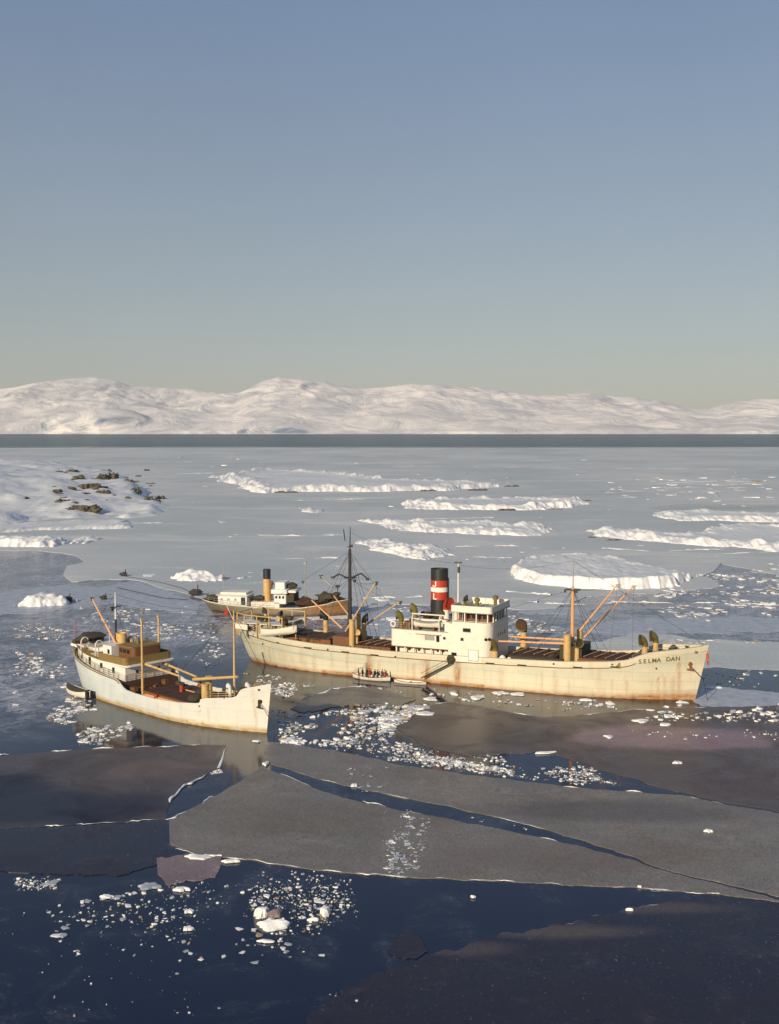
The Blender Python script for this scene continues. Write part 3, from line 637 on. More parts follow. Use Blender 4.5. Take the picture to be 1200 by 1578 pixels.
# ------------------------------------------------------------------ young ice sheets of the foreground
S = {}
S['R1'] = sheet('ice_sheet', [(612, 1122), (622, 1104), (640, 1092), (690, 1083), (730, 1086), (760, 1093), (800, 1101), (840, 1106), (880, 1103), (930, 1099), (1010, 1092), (1112, 1090), (1250, 1086), (1500, 1085), (1500, 1300), (1250, 1258),
      (1112, 1236), (1050, 1222), (990, 1206), (930, 1188), (880, 1170), (860, 1164), (830, 1159), (780, 1163), (740, 1166), (700, 1163), (650, 1148)], 'young_ice_brown', 'dark brown young ice sheet in front of the large ship, right', jit=0.3)
S['C1'] = sheet('ice_sheet', [(412, 1143), (440, 1145), (480, 1152), (520, 1158), (560, 1166), (600, 1176), (650, 1184), (700, 1191), (760, 1199), (820, 1206), (860, 1211), (910, 1216), (960, 1220), (1050, 1226), (1112, 1239), (1250, 1262), (1500, 1305), (1500, 1470), (1250, 1394), (1112, 1360.5),
      (1060, 1350), (1020, 1338.5), (940, 1309), (880, 1290), (840, 1279), (800, 1268), (740, 1254), (690, 1243), (640, 1233), (600, 1226), (560, 1217), (500, 1203), (450, 1188), (418, 1177), (405, 1168)], 'young_ice', 'long grey-brown ice sheet above the long blue crack', jit=0.2)
S['L1'] = sheet('ice_sheet', [(-250, 1176), (0, 1166), (88, 1158), (160, 1154), (250, 1151), (310, 1148), (352, 1149), (344, 1158), (337, 1172), (331, 1186), (304, 1202), (278, 1216), (264, 1235), (257, 1250), (257, 1262), (180, 1268), (88, 1273), (-20, 1279), (-250, 1290)],
      'young_ice_left', 'brownish ice sheet in front of the small coaster, left', jit=0.25)
S['C2'] = sheet('ice_sheet', [(261, 1264), (290, 1249), (325, 1230), (368, 1206), (405, 1181), (416, 1186), (450, 1201), (500, 1221), (560, 1238), (600, 1246), (640, 1253), (690, 1263), (740, 1272), (800, 1285), (840, 1293), (880, 1301), (940, 1317), (1020, 1341), (1060, 1353), (1112, 1364), (1250, 1400), (1500, 1480),
      (1500, 1440), (1250, 1396), (1112, 1379), (1000, 1370), (900, 1365), (800, 1360), (720, 1356), (640, 1353), (560, 1348), (480, 1340), (420, 1331), (350, 1322), (300, 1317), (262, 1300)], 'young_ice', 'large smooth grey-brown ice sheet below the long blue crack', jit=0.2)
S['L2'] = sheet('ice_sheet', [(-250, 1296), (0, 1284), (88, 1277), (180, 1272), (255, 1267), (258, 1300), (262, 1318), (240, 1335), (180, 1350), (60, 1346), (-250, 1340)], 'young_ice_dark', 'dark navy thin ice sheet at the left edge', jit=0.5)
S['C3'] = sheet('ice_sheet', [(1500, 1450), (1300, 1405), (1112, 1383), (1040, 1388), (960, 1404), (830, 1432), (740, 1450), (660, 1475), (560, 1510), (480, 1560), (420, 1700), (1600, 1700)], 'young_ice_corner', 'dark thin ice sheet in the bottom right corner', jit=0.5)
S['P1'] = sheet('ice_slab', [(243, 1322), (262, 1319), (300, 1318), (338, 1320), (334, 1334), (330, 1352), (300, 1358), (262, 1362), (246, 1345)], 'young_ice_pink', 'pinkish grey rafted ice slab below the sheet corner', 'ice slab', jit=0.6)
S['B1'] = sheet('ice_pan', [(596, 1470), (612, 1442), (628, 1430), (646, 1442), (660, 1466), (640, 1478)], 'young_ice_dark', 'small dark triangular pan left of the bottom right sheet', 'ice pan', jit=0.6)
S['M1'] = sheet('ice_pan', [(440, 1092), (480, 1072), (520, 1061), (560, 1058), (600, 1064), (640, 1078), (620, 1086), (560, 1086), (500, 1092), (470, 1099)], 'young_ice', 'dark rounded ice pan below the boat full of people', 'ice pan', jit=0.7)
RIMS = [('C1', [(412, 1143), (440, 1145), (480, 1152), (520, 1158), (560, 1166)], .35, .3), ('L1', [(-60, 1168), (88, 1158), (160, 1154), (250, 1151), (310, 1148)], .22, .18),
        ('L1', [(352, 1149), (344, 1158), (337, 1172), (331, 1186)], .5, .35), ('L1', [(331, 1186), (304, 1202), (278, 1216), (262, 1237)], .35, .25),
        ('C2', [(259, 1264), (290, 1249), (325, 1230), (368, 1206), (407, 1180)], .5, .4), ('C2', [(1010, 1337), (1060, 1351), (1112, 1362)], .3, .2),
        ('C2', [(270, 1308), (300, 1317), (350, 1322), (420, 1331), (480, 1340), (560, 1348), (640, 1353), (720, 1356), (800, 1360), (900, 1365), (1000, 1370), (1112, 1379)], .16, .12),
        ('L1', [(-60, 1279), (88, 1273), (180, 1268), (257, 1263)], .22, .15), ('R1', [(640, 1092), (690, 1083), (730, 1086), (760, 1093), (800, 1101), (840, 1106)], .3, .2), ('R1', [(880, 1103), (930, 1099), (1010, 1092), (1112, 1090)], .35, .2),
        ('C1', [(860, 1211), (910, 1216), (960, 1220), (1050, 1226), (1112, 1239), (1180, 1250)], .25, .2), ('C3', [(1040, 1388), (960, 1404), (830, 1432)], .12, .08),
        ('C3', [(1112, 1381), (1000, 1372)], .15, .1), ('C1', [(418, 1177), (450, 1188), (500, 1203), (560, 1217), (640, 1233), (740, 1254), (840, 1279), (940, 1309)], .12, .08),
        ('C2', [(416, 1186), (500, 1221), (600, 1246), (740, 1272), (840, 1293), (940, 1317)], .16, .1), ('M1', [(440, 1092), (480, 1072), (520, 1061), (560, 1058), (600, 1064), (640, 1078)], .3, .2),
        ('P1', [(250, 1320), (300, 1318), (338, 1320)], .4, .25)]
for k, (key, pl, w, h_) in enumerate(RIMS): kid(ridge(pl, w * .62, h_ * .6, seed=k + 30, gap=0.62 if key in ('C2', 'C3', 'C1') else 0.5, z=0.09, step=1.4, jit=dict(L1=.25, R1=.3, M1=.7, P1=.6, C3=.5).get(key, .2)), S[key])
# ------------------------------------------------------------------ broken ice
def chunk_mesh(seed, n=7):
    rnd = random.Random(seed); ring = []
    for i in range(n):
        t = 2 * math.pi * (i + rnd.uniform(-.3, .3)) / n; q = rnd.uniform(0.45, 1.1); ring.append((math.cos(t) * q, math.sin(t) * q))
    a, b = rnd.uniform(-.6, .6), rnd.uniform(-.6, .6); k = rnd.uniform(.82, .97)
    zt = [max(0.15, 1 + a * x + b * y + rnd.uniform(-.15, .15)) for x, y in ring]
    vs = [(x * 0.5, y * 0.5, -0.4) for x, y in ring] + [(x * .5, y * .5, zt[i] * .5) for i, (x, y) in enumerate(ring)] + [(x * .5 * k, y * .5 * k, zt[i]) for i, (x, y) in enumerate(ring)] + [(rnd.uniform(-.1, .1), rnd.uniform(-.1, .1), 1.0 + rnd.uniform(0, .3))]
    fs = []
    for i in range(n):
        j = (i + 1) % n; fs += [(i, j, n + j, n + i), (n + i, n + j, 2 * n + j, 2 * n + i), (2 * n + i, 2 * n + j, 3 * n)]
    return vs, fs
CH = [chunk_mesh(s_, random.Random(s_).choice((5, 6, 7, 8))) for s_ in range(12)]
CHM = []
for i, (vs, fs) in enumerate(CH):
    me = bpy.data.meshes.new('ice_chunk'); me.from_pydata(vs, [], fs); me.materials.append(MATS[('floe_snow', 'floe_snow', 'wet_ice', 'floe_snow', 'brown_slush', 'wet_ice')[i % 6]]); CHM.append(me)
def in_poly(x, y, poly):
    c = False; n = len(poly)
    for i in range(n):
        ax, ay = poly[i]; bx, by = poly[(i + 1) % n]
        if (ay > y) != (by > y) and x < (bx - ax) * (y - ay) / (by - ay) + ax: c = not c
    return c
pieces = []   # (loc, sx, sy, sz, rz, variant, region)
def scatter(region, poly, n, s0, s1, seed, nz=0.08, thr=-0.05, h=(0.05, 0.2), pw=2.6, soft=9, z=0.03):
    rnd = random.Random(seed); x0, x1 = min(q[0] for q in poly), max(q[0] for q in poly); y0, y1 = min(q[1] for q in poly), max(q[1] for q in poly)
    k = 0; tries = 0
    while k < n and tries < n * 90:
        tries += 1; x, y = rnd.uniform(x0, x1), rnd.uniform(y0, y1)
        if not in_poly(x, y, poly): continue
        bd = min(abs((b_[0] - a_[0]) * (a_[1] - y) - (a_[0] - x) * (b_[1] - a_[1])) / max(1e-6, math.hypot(b_[0] - a_[0], b_[1] - a_[1])) for a_, b_ in zip(poly, poly[1:] + poly[:1]))
        if rnd.random() > (bd / soft) ** 0.9: continue
        w = at(x, y)
        if noise.fractal(Vector((w.x * nz, w.y * nz * 0.6, seed)), 1.0, 2.0, 4) < thr: continue
        sz = (s0 + (s1 - s0) * rnd.random() ** pw) * w.y / F
        pieces.append(((w.x, w.y, z), sz, sz * rnd.uniform(.5, 1.3), sz * rnd.uniform(*h), rnd.uniform(0, 6.28), rnd.randrange(12), region)); k += 1
REG = {
 'band': ('small pale ice fragment in the dark brash band below the large ship', 'ice fragments in the brash band'),
 'bow': ('white ice fragment in the water between the two ships', 'ice fragments between the ships'),
 'bow_left': ('white ice fragment just right of the small coaster bow', 'ice fragments by the small bow'),
 'bow_top': ('pale ice fragment in the brown reflection behind the small bow', 'ice fragments behind the small bow'),
 'bow_right': ('white ice fragment left of the brown sheet tip', 'ice fragments by the sheet tip'),
 'band_right': ('pale ice fragment at the right half of the brash band', 'ice fragments at the right of the band'),
 'low': ('small ice fragment scattered on dark water at the bottom left', 'ice fragments at the bottom left'),
 'hull': ('white ice piece floating against the large cream hull', 'ice pieces along the large hull'),
 'right': ('white ice piece lying on the sheet edge at the right', 'ice pieces at the right sheet edge'),
 'behind': ('small ice piece drifting in the blue water behind the ships', 'ice pieces behind the ships'),
 'left': ('ice piece drifting beside the small coaster at the left edge', 'ice pieces by the small coaster'),
 'far': ('tiny far snow block out on the frozen sea', 'far snow blocks'),
 'frost': ('small frosty lump along the refrozen crack across the large grey sheet', 'frost lumps on the large sheet'),
 'frost_far': ('small frosty lump on the long sheet just above the blue crack', 'frost lumps on the long sheet'),
 'crack': ('tiny ice piece caught in the blue crack', 'ice pieces in the cracks')}
scatter('band', [(590, 1135), (640, 1148), (700, 1163), (780, 1163), (860, 1164), (910, 1182), (960, 1212), (860, 1208), (760, 1197), (650, 1182), (560, 1164)], 900, 1.5, 9, 1, thr=-0.2)
scatter('band', [(640, 1172), (760, 1190), (900, 1212), (900, 1206), (760, 1180), (640, 1160)], 300, 2, 11, 2, thr=-0.4)
scatter('band', [(520, 1120), (600, 1140), (700, 1165), (640, 1180), (540, 1160), (480, 1150)], 220, 2, 7, 12, thr=-0.1)
scatter('bow', [(416, 1140), (470, 1150), (560, 1158), (620, 1112), (680, 1080), (560, 1085), (480, 1100), (430, 1110)], 620, 1.5, 12, 3, thr=0.02)
scatter('bow', [(430, 1146), (520, 1153), (600, 1130), (660, 1090), (640, 1084), (560, 1130), (500, 1142), (430, 1136)], 520, 2, 17, 4, thr=-0.25)
scatter('bow', [(370, 1035), (450, 1040), (560, 1055), (640, 1070), (560, 1062), (440, 1085), (420, 1070)], 420, 1.5, 8, 5, thr=0.05)
scatter('hull', [(640, 1052), (700, 1062), (800, 1072), (1060, 1086), (1040, 1094), (840, 1096), (700, 1080), (620, 1085)], 90, 3, 15, 6, thr=-0.1)
scatter('right', [(960, 1092), (1112, 1088), (1220, 1084), (1220, 1118), (1112, 1116), (1000, 1112)], 190, 2, 14, 7, thr=-0.1, z=0.1)
scatter('right', [(940, 1122), (1112, 1124), (1220, 1124), (1220, 1142), (1000, 1140)], 60, 2, 8, 8, thr=-0.2, z=0.1)
scatter('low', [(330, 1330), (480, 1340), (550, 1352), (560, 1410), (500, 1440), (370, 1420), (290, 1380)], 700, 1.2, 8, 9, thr=-0.05, soft=34)
scatter('low', [(300, 1345), (530, 1350), (520, 1410), (480, 1470), (250, 1470), (120, 1440), (60, 1400), (200, 1360)], 330, 1.2, 10, 10, thr=0.0, soft=30)
scatter('low', [(60, 1350), (540, 1350), (540, 1500), (60, 1500)], 46, 7, 24, 31, thr=0.0, h=(.02, .06), soft=30, pw=1.6)
scatter('low', [(20, 1350), (140, 1352), (130, 1372), (20, 1374)], 120, 2, 9, 11, thr=-0.2)
scatter('low', [(0, 1380), (560, 1380), (560, 1570), (0, 1570)], 120, 1.2, 8, 14, thr=0.0)
scatter('crack', [(340, 1180), (395, 1180), (330, 1226), (270, 1252), (262, 1246), (290, 1214)], 160, 2, 7, 15, thr=-0.1)
scatter('crack', [(640, 1236), (780, 1268), (900, 1300), (1112, 1358), (1112, 1361), (900, 1304), (780, 1275), (640, 1245)], 90, 1.5, 6, 16, thr=-0.1)
scatter('crack', [(585, 1242), (665, 1250), (668, 1350), (590, 1350)], 150, 1, 4, 25, thr=0.02, h=(.02, .08), soft=16, z=0.11)
scatter('crack', [(535, 1172), (590, 1175), (585, 1216), (540, 1216)], 60, 1, 4, 26, thr=0.0, h=(.02, .08), soft=10, z=0.11)
scatter('bow', [(416, 1090), (470, 1100), (640, 1085), (600, 1140), (520, 1150), (430, 1142)], 420, 1.2, 10, 27, thr=-0.05, soft=14)
scatter('left', [(20, 1060), (110, 1050), (150, 1090), (220, 1120), (160, 1150), (20, 1156)], 650, 1.5, 13, 17, thr=0.04, h=(.03, .1))
scatter('left', [(20, 930), (110, 935), (100, 1050), (20, 1050)], 420, 1.5, 13, 18, thr=0.0, h=(.03, .1))
scatter('behind', [(120, 930), (330, 935), (350, 1010), (330, 1040), (260, 1000), (120, 960)], 700, 1.2, 11, 19, thr=0.0, h=(.02, .08))
scatter('behind', [(560, 935), (680, 935), (800, 945), (900, 975), (1112, 960), (1200, 990), (1000, 1000), (790, 990), (560, 985)], 900, 1.2, 13, 20, thr=0.0, h=(.02, .08))
scatter('behind', [(1075, 876), (1210, 866), (1210, 965), (1050, 955), (960, 925)], 700, 1.6, 16, 21, thr=0, h=(.02, .08))
scatter('behind', [(1070, 1030), (1200, 1030), (1200, 1060), (1080, 1060)], 50, 2, 9, 22, thr=0.0)
scatter('far', [(940, 733), (1200, 728), (1200, 776), (960, 774), (900, 762)], 230, 3, 24, 23, thr=0.0, h=(.02, .06))
scatter('far', [(200, 700), (1200, 700), (1200, 880), (200, 880)], 320, 2, 14, 24, thr=0.0, h=(.02, .07))
FROST = [[(618, 1254), (630, 1264), (633, 1276), (626, 1286), (610, 1293), (599, 1300), (603, 1312), (614, 1320), (606, 1332), (600, 1340), (616, 1349)], [(652, 1262), (656, 1275), (648, 1288), (655, 1300), (646, 1312), (636, 1322), (640, 1332), (628, 1347)],
         [(600, 1300), (618, 1296), (634, 1306)], [(602, 1330), (614, 1321), (626, 1328), (620, 1345)], [(546, 1180), (540, 1196), (550, 1212), (556, 1216)], [(575, 1180), (568, 1200), (576, 1216)]]
rf_ = random.Random(77)
for k_, pl in enumerate(FROST):
    wide = (.30, .42, .25, .25, .5, .5)[k_]; dens = (15, 8, 8, 9, 6, 4)[k_]
    for a_, b_ in zip(pl[:-1], pl[1:]):
        L = math.hypot(a_[0] - b_[0], a_[1] - b_[1])
        for _ in range(int(L * dens / 10) + 1):
            t = rf_.random(); w = at(a_[0] + (b_[0] - a_[0]) * t, a_[1] + (b_[1] - a_[1]) * t)
            w.x += rf_.gauss(0, wide); w.y += rf_.gauss(0, wide * 1.6); sz = .07 + .5 * rf_.random() ** 3
            pieces.append(((w.x, w.y, .10), sz, sz * rf_.uniform(.7, 2.2), sz * rf_.uniform(.03, .12), rf_.uniform(0, 6.28), rf_.choice((0, 2, 5, 2, 8)), 'frost' if k_ < 4 else 'frost_far'))
pieces.sort(key=lambda q: -q[1] / q[0][1])
def place_chunk(q):
    loc, sx, sy, sz, rz, v_, rg_ = q
    if rg_ == 'bow': rg_ = 'bow_top' if loc[1] > at(500, 1083).y else ('bow_left' if loc[0] < at(500, 1130).x else ('bow_right' if loc[0] > at(590, 1115).x else 'bow'))
    if rg_ == 'band' and loc[0] > at(740, 1170).x: rg_ = 'band_right'
    o = bpy.data.objects.new('ice_chunk', CHM[v_]); COL.objects.link(o); o.location = loc; o.rotation_euler = (0, 0, rz); o.scale = (sx, sy, sz)
    tag(o, REG[rg_][0], 'ice chunk', REG[rg_][1])
for q in pieces[:280]: place_chunk(q)
mb = MB()
for loc, sx, sy, sz, rz, v_, rg_ in pieces[280:]:
    vs, fs = CH[v_]; c_, s_ = math.cos(rz), math.sin(rz)
    mb.cur = (0, 0, 1, 0, 2, 1)[v_ % 6]
    mb.add([(loc[0] + (x * sx * c_ - y * sy * s_), loc[1] + (x * sx * s_ + y * sy * c_), loc[2] + z * sz) for x, y, z in vs], fs)
o = mb.build('brash_ice', ['floe_snow', 'wet_ice', 'brown_slush']); tag(o, 'scattered crumbs of brash ice on the water', None, kind='stuff')

# named floes one can point at
def floe(px, py, w, hpx, label, name='ice_floe', hgt=0.3, seed=0, mat='floe_snow', ang=0, z=0.03):
    c = at(px, py); s_ = c.y / F; W = w * s_; D_ = max(hpx * s_ * c.y / HCAM * 0.8, W * 0.35); rnd = random.Random(seed * 13 + int(px))
    n = 16; rings = []
    for k, (sc_, zz) in enumerate(((1.0, -0.3), (1.0, 0.25), (0.9, 0.75), (0.6, 1.0), (0.25, 1.05))):
        ring = []
        for i in range(n):
            t = 2 * math.pi * i / n; q = 0.74 + 0.6 * noise.noise(Vector((math.cos(t) * 1.6, math.sin(t) * 1.6, px * 0.37 + seed)))
            q *= 1 - 0.12 * ((i * 7 + int(px)) % 3 == 0)
            x, y = math.cos(t) * W / 2 * q * sc_, math.sin(t) * D_ / 2 * q * sc_
            zz2 = hgt * (zz + (0.5 * noise.noise(Vector((x * .9, y * .9, seed + 2))) if k > 1 else 0))
            ring.append((x, y, zz2))
        rings.append(ring)
    mb = MB(); mb.rings(rings); o = mb.build(name, mat, loc=(c.x, c.y, z)); o.rotation_euler = (0, 0, ang)
    return tag(o, label, 'ice floe')
FL = [(1043, 1176, 20, 8, 'lone white floe on the brown sheet at the right'), (1091, 1282, 18, 7, 'lone white floe on the grey sheet near the right edge'), (990, 1112, 32, 8, 'larger white floe off the large bow'),
      (1025, 1118, 26, 6, 'flat white floe just right of the one off the large bow'), (938, 1136, 18, 7, 'small white floe on the pinkish patch of the brown sheet'), (655, 1100, 48, 9, 'pale spindle shaped floe at the tip of the brown sheet'),
      (600, 1108, 56, 9, 'long pale floe beside the spindle shaped one'), (735, 1076, 30, 9, 'left slab of the white cluster against the hull'), (770, 1069, 34, 10, 'middle slab of the white cluster against the hull'),
      (797, 1071, 34, 9, 'right slab of the white cluster against the hull'), (665, 1078, 30, 8, 'white floe below the foot of the gangway'), (901, 1080, 22, 4, 'thin white floe by the hull under the foremast'), (1050, 1083, 28, 7, 'white floe under the large bow'),
      (838, 1161, 44, 5, 'thin pale slab on top of the brash band'), (230, 1367, 50, 16, 'grey floe at the bottom left with a bright right end'), (280, 1372, 32, 9, 'bright wedge floe touching the grey one'), (166, 1383, 34, 7, 'small triangular floe at the bottom left'),
      (291, 1406, 20, 11, 'small rounded floe above its twin at the bottom'), (289, 1433, 20, 11, 'small rounded floe nearest the bottom edge'), (415, 1428, 62, 22, 'largest broken white floe at the bottom'), (405, 1412, 26, 14, 'upright white shard on the largest broken floe'),
      (425, 1414, 30, 14, 'pinkish leaning shard beside the upright one'), (501, 1409, 22, 14, 'white wedge floe right of the largest broken one'), (483, 1419, 26, 5, 'thin sliver left of the white wedge'), (410, 1452, 36, 7, 'flat white floe cut by the bottom edge'),
      (305, 1322, 66, 7, 'white snow ridge lying on the pinkish slab'), (355, 1329, 40, 6, 'thin white sliver right of the pinkish slab'), (970, 1404, 14, 4, 'tiny bright sliver on the edge of the bottom right sheet'), (986, 1368, 8, 3, 'tiny white block on the sheet edge at the right'), (729, 1384, 9, 3, 'tiny white block on dark water at the bottom'),
      (545, 1212, 14, 6, 'small white block at the left end of the long crack'), (100, 922, 30, 8, 'white snow lump under the bluish block'), (230, 887, 26, 6, 'pinkish snow pile where the mooring rope begins'), (1100, 1060, 40, 5, 'pinkish ridge on the slab right of the large bow'),
      (620, 954, 70, 8, 'white floe right of the black mast'), (590, 925, 34, 6, 'distant white floe behind the black mast'), (395, 1143, 18, 5, 'pinkish lump under the small bow'), (410, 1178, 14, 9, 'pinkish snow lump at the crack corner')]
for k, (px, py, w, h_, lb) in enumerate(FL):
    hg = {'largest': .4, 'upright': .8, 'pinkish leaning': .6, 'white wedge': .55}
    hgt = 0.13 + 0.02 * (k % 4)
    for kk, vv in hg.items():
        if lb.startswith(kk): hgt = vv
    fo = floe(px, py, w, h_, lb, hgt=hgt, seed=k, ang=random.uniform(-.15, .15), z=0.10, mat='young_ice_pink' if 'pinkish' in lb and 'shard' in lb else ('wet_ice' if lb.startswith('grey') else 'floe_snow'))
    if lb.startswith(('upright', 'pinkish leaning', 'white wedge', 'largest')): fo.rotation_euler = (random.uniform(.2, .45), random.uniform(-.35, .35), fo.rotation_euler.z)

# ------------------------------------------------------------------ SHIPS
SPLIT = {k: k for k in ('boat_chock', 'lashing_bar', 'white_bundle', 'deck_gear', 'deck_stores', 'bollard', 'skylight', 'spare_spars', 'tarpaulin_heap', 'stern_gear')}
SPLIT.update(side_pillars='pillar', wing_pillars='pillar', spare_spars='spar')
class Ship:
    def __init__(s, bow, deg, label, name, cat='ship'):
        s.b = at(*bow); a = R(deg); s.u = Vector((math.cos(a), math.sin(a), 0)); s.n = Vector((-s.u.y, s.u.x, 0)); s.rz = a
        s.root = empty(name, (s.b.x, s.b.y, 0), a, label, cat)
    def side(s, x, y, off):
        d = ray(x, y); c = s.b.dot(s.n) + off; t = c / (d[0] * s.n.x + d[1] * s.n.y)
        w = Vector((d[0] * t, d[1] * t, HCAM + d[2] * t)); r_ = w - s.b
        return Vector((r_.dot(s.u), off, w.z))
    def part(s, mb, name, mat, smooth='auto', parent=None):
        if isinstance(mb, list): return [s.part(q, name, mat, smooth, parent) for q in mb][0]
        if name in SPLIT and len(mb.comp) > 1:
            for (v0, f0), (v1, f1) in zip(mb.comp, mb.comp[1:] + [(len(mb.v), len(mb.f))]):
                m2 = MB(); m2.v = mb.v[v0:v1]; m2.f = [tuple(i - v0 for i in f) for f in mb.f[f0:f1]]; m2.mi = [0] * len(m2.f); o = m2.build(SPLIT[name], mat, parent or s.root, smooth)
            return o
        return mb.build(name, mat, parent or s.root, smooth)
    def world(s, a, y, z=0): return Vector((s.b.x, s.b.y, 0)) + s.u * a + s.n * y + Vector((0, 0, z))
def itp(tab): xs = [q[0] for q in tab]; ys = [q[1] for q in tab]; return lambda x: float(np.interp(x, xs, ys))

class Hull:
    def __init__(s, HB, top, deck, bow_wl, bow_top, stern_wl, stern_top, ztop_ref, fore, aft, pf=(1.9, 2.8), pa=(1.3, 2.2), zlo=-1.2, weather=None, full=0.0):
        s.__dict__.update(locals())
    def ends(s, z):
        k = max(0.0, min(1.15, z / s.ztop_ref)); 
        return s.stern_wl + (s.stern_top - s.stern_wl) * k ** 0.7, s.bow_wl + (s.bow_top - s.bow_wl) * k
    def half(s, x, z):
        k = max(0.0, min(1.0, z / s.ztop_ref)); xs, xb = s.ends(z)
        if x <= xs or x >= xb: return 0.0
        f = min(1.0, (xb - x) / s.fore); a = min(1.0, (x - xs) / s.aft)
        ff = 1 - (1 - f) ** (s.pf[0] + (s.pf[1] - s.pf[0]) * k)
        k = s.full + (1 - s.full) * k
        fa = (1 - (1 - a) ** (1.5 + k * 1.6)) ** (1.0 - 0.42 * k)
        return s.HB * ff * fa
    def build(s, ship, mat, stains=(), boot=0.45, bootbow=0.0, nt_=300, nz=16):
        rings_p, st = [], []
        T = [0.5 - 0.5 * math.cos(math.pi * i / nt_) if (i / nt_ < 0.06 or i / nt_ > 0.94) else None for i in range(nt_ + 1)]
        T = [i / nt_ for i in range(nt_ + 1)]
        T = sorted(set(T + [0.001, 0.002, 0.998, 0.999, 0.9995] + [0.0005]))
        vs, cols = [], []
        rows = nz + 3
        for t in T:
            xm = s.stern_top + (s.bow_top - s.stern_top) * t
            zt = s.top(xm); dk = s.deck(xm)
            for sgn in (-1, 1):
                for k in range(rows):
                    if k <= nz: z = s.zlo + (zt - s.zlo) * k / nz; inset = 0
                    elif k == nz + 1: z = zt; inset = 0.18
                    else: z = dk + 0.0; inset = 0.18
                    xs, xb = s.ends(z if k <= nz else zt); x = xs + (xb - xs) * t
                    if t <= 0: hb = 0
                    elif t >= 1: hb = 0
                    else: hb = s.half(x, z if k <= nz else zt)
                    if z < 0: hb *= 1 + z * 0.08
                    hb = max(0.0, hb - inset)
                    if t > 0.999 and inset: x -= inset
                    vs.append((x, sgn * hb, z))
                    f = 0
                    if k <= nz:
                        for (a_, z1, w_, str_) in stains:
                            if z < z1: f = max(f, 1.7 * str_ * math.exp(-((x - a_) / w_) ** 2) * max(0.0, 1 - (z1 - z) / (z1 + 0.6)) ** 0.6)
                    bt = 1.0 if (k <= nz and z < boot + bootbow * max(0, 1 - abs(x) / 9)) else (0.35 if z < boot + 0.35 + bootbow * max(0, 1.2 - abs(x) / 9) and k <= nz else 0)
                    cols += [f, bt, s.weather(x, z, zt) if s.weather else 0, 1]
        nrow = len(T); fs = []
        for i in range(nrow - 1):
            for sg in (0, 1):
                o0 = (i * 2 + sg) * rows; o1 = ((i + 1) * 2 + sg) * rows
                for k in range(rows - 1):
                    q = (o0 + k, o1 + k, o1 + k + 1, o0 + k + 1); fs.append(q if sg == 0 else q[::-1])
        me = bpy.data.meshes.new('hull'); me.from_pydata(vs, [], fs); me.update(); me.materials.append(MATS[mat])
        ca = me.color_attributes.new('stain_cast', 'FLOAT_COLOR', 'POINT'); ca.data.foreach_set('color', cols)
        bm = bmesh.new(); bm.from_mesh(me); bmesh.ops.remove_doubles(bm, verts=bm.verts, dist=0.0005)
        for e in bm.edges: e.smooth = not (len(e.link_faces) == 2 and e.calc_face_angle(0) > R(40))
        for f in bm.faces: f.smooth = True
        bm.to_mesh(me); bm.free()
        o = bpy.data.objects.new('hull', me); COL.objects.link(o); o.parent = ship.root
        # deck
        mb = MB(); prev = None
        for t in T[::3] + [T[-1]]:
            x = s.stern_top + (s.bow_top - s.stern_top) * t; z = s.deck(x); zt = s.top(x)
            hb = max(0.0, s.half(x, zt) - 0.10)
            cur = [(x, -hb, z - 0.01), (x, 0, z + 0.06), (x, hb, z - 0.01)]
            if prev: mb.rings([prev, cur], closed=False)
            prev = cur
        return o, mb
    def strip(s, x0, x1, zoff, w, t, n=80, sides=(-1, 1)):
        mb = MB()
        for sg in sides:
            rs = []
            for i in range(n + 1):
                x = x0 + (x1 - x0) * i / n; z = s.top(x) + zoff; hb = s.half(x, z)
                rs.append([(x, sg * (hb - 0.02), z - w / 2), (x, sg * (hb + t), z - w / 2), (x, sg * (hb + t), z + w / 2), (x, sg * (hb - 0.02), z + w / 2)])
            mb.rings(rs)
        return mb
    def rail(s, *a, **k):
        return [s.rail1(*a, sides=(g,), **k) for g in (-1, 1)]
    def rail1(s, x0, x1, h=1.0, bars=3, inset=0.12, step=1.6, base=0.0, r=0.025, sides=(-1, 1)):
        mb = MB(); n = max(2, int(abs(x1 - x0) / step))
        for sg in sides:
            P_ = []
            for i in range(n + 1):
                x = x0 + (x1 - x0) * i / n; z = s.top(x) + base; hb = max(0.0, s.half(x, s.top(x)) - inset)
                P_.append(Vector((x, sg * hb, z))); mb.tube(P_[-1], P_[-1] + Vector((0, 0, h)), r * 1.2, n=5)
            for b_ in range(bars):
                zz = h * (b_ + 1) / bars; mb.path([q + Vector((0, 0, zz)) for q in P_], r, 5)
        return mb

def railbox(pts, h=1.0, bars=3, r=0.025, step=1.5):
    mb = MB()
    for a, b in zip(pts[:-1], pts[1:]):
        a, b = Vector(a), Vector(b); n = max(1, int((b - a).length / step))
        for i in range(n + 1): q = a + (b - a) * (i / n); mb.tube(q, q + Vector((0, 0, h)), r * 1.2, n=5)
        for k in range(bars): z = Vector((0, 0, h * (k + 1) / bars)); mb.tube(a + z, b + z, r, n=5)
    return mb
def rrect(x0, x1, y0, y1, rf=0.0, ra=0.0, n=6):
    """plan outline, rounded at the fore (x1) and aft (x0) corners"""
    pts = []
    def corner(cx, cy, r_, a0):
        if r_ <= 0: pts.append((cx, cy)); return
        for i in range(n + 1): t = R(a0 + 90 * i / n); pts.append((cx + r_ * math.cos(t), cy + r_ * math.sin(t)))
    corner(x1 - rf, y0 + rf, rf, -90) if rf else pts.append((x1, y0))
    corner(x1 - rf, y1 - rf, rf, 0) if rf else pts.append((x1, y1))
    corner(x0 + ra, y1 - ra, ra, 90) if ra else pts.append((x0, y1))
    corner(x0 + ra, y0 + ra, ra, 180) if ra else pts.append((x0, y0))
    return pts
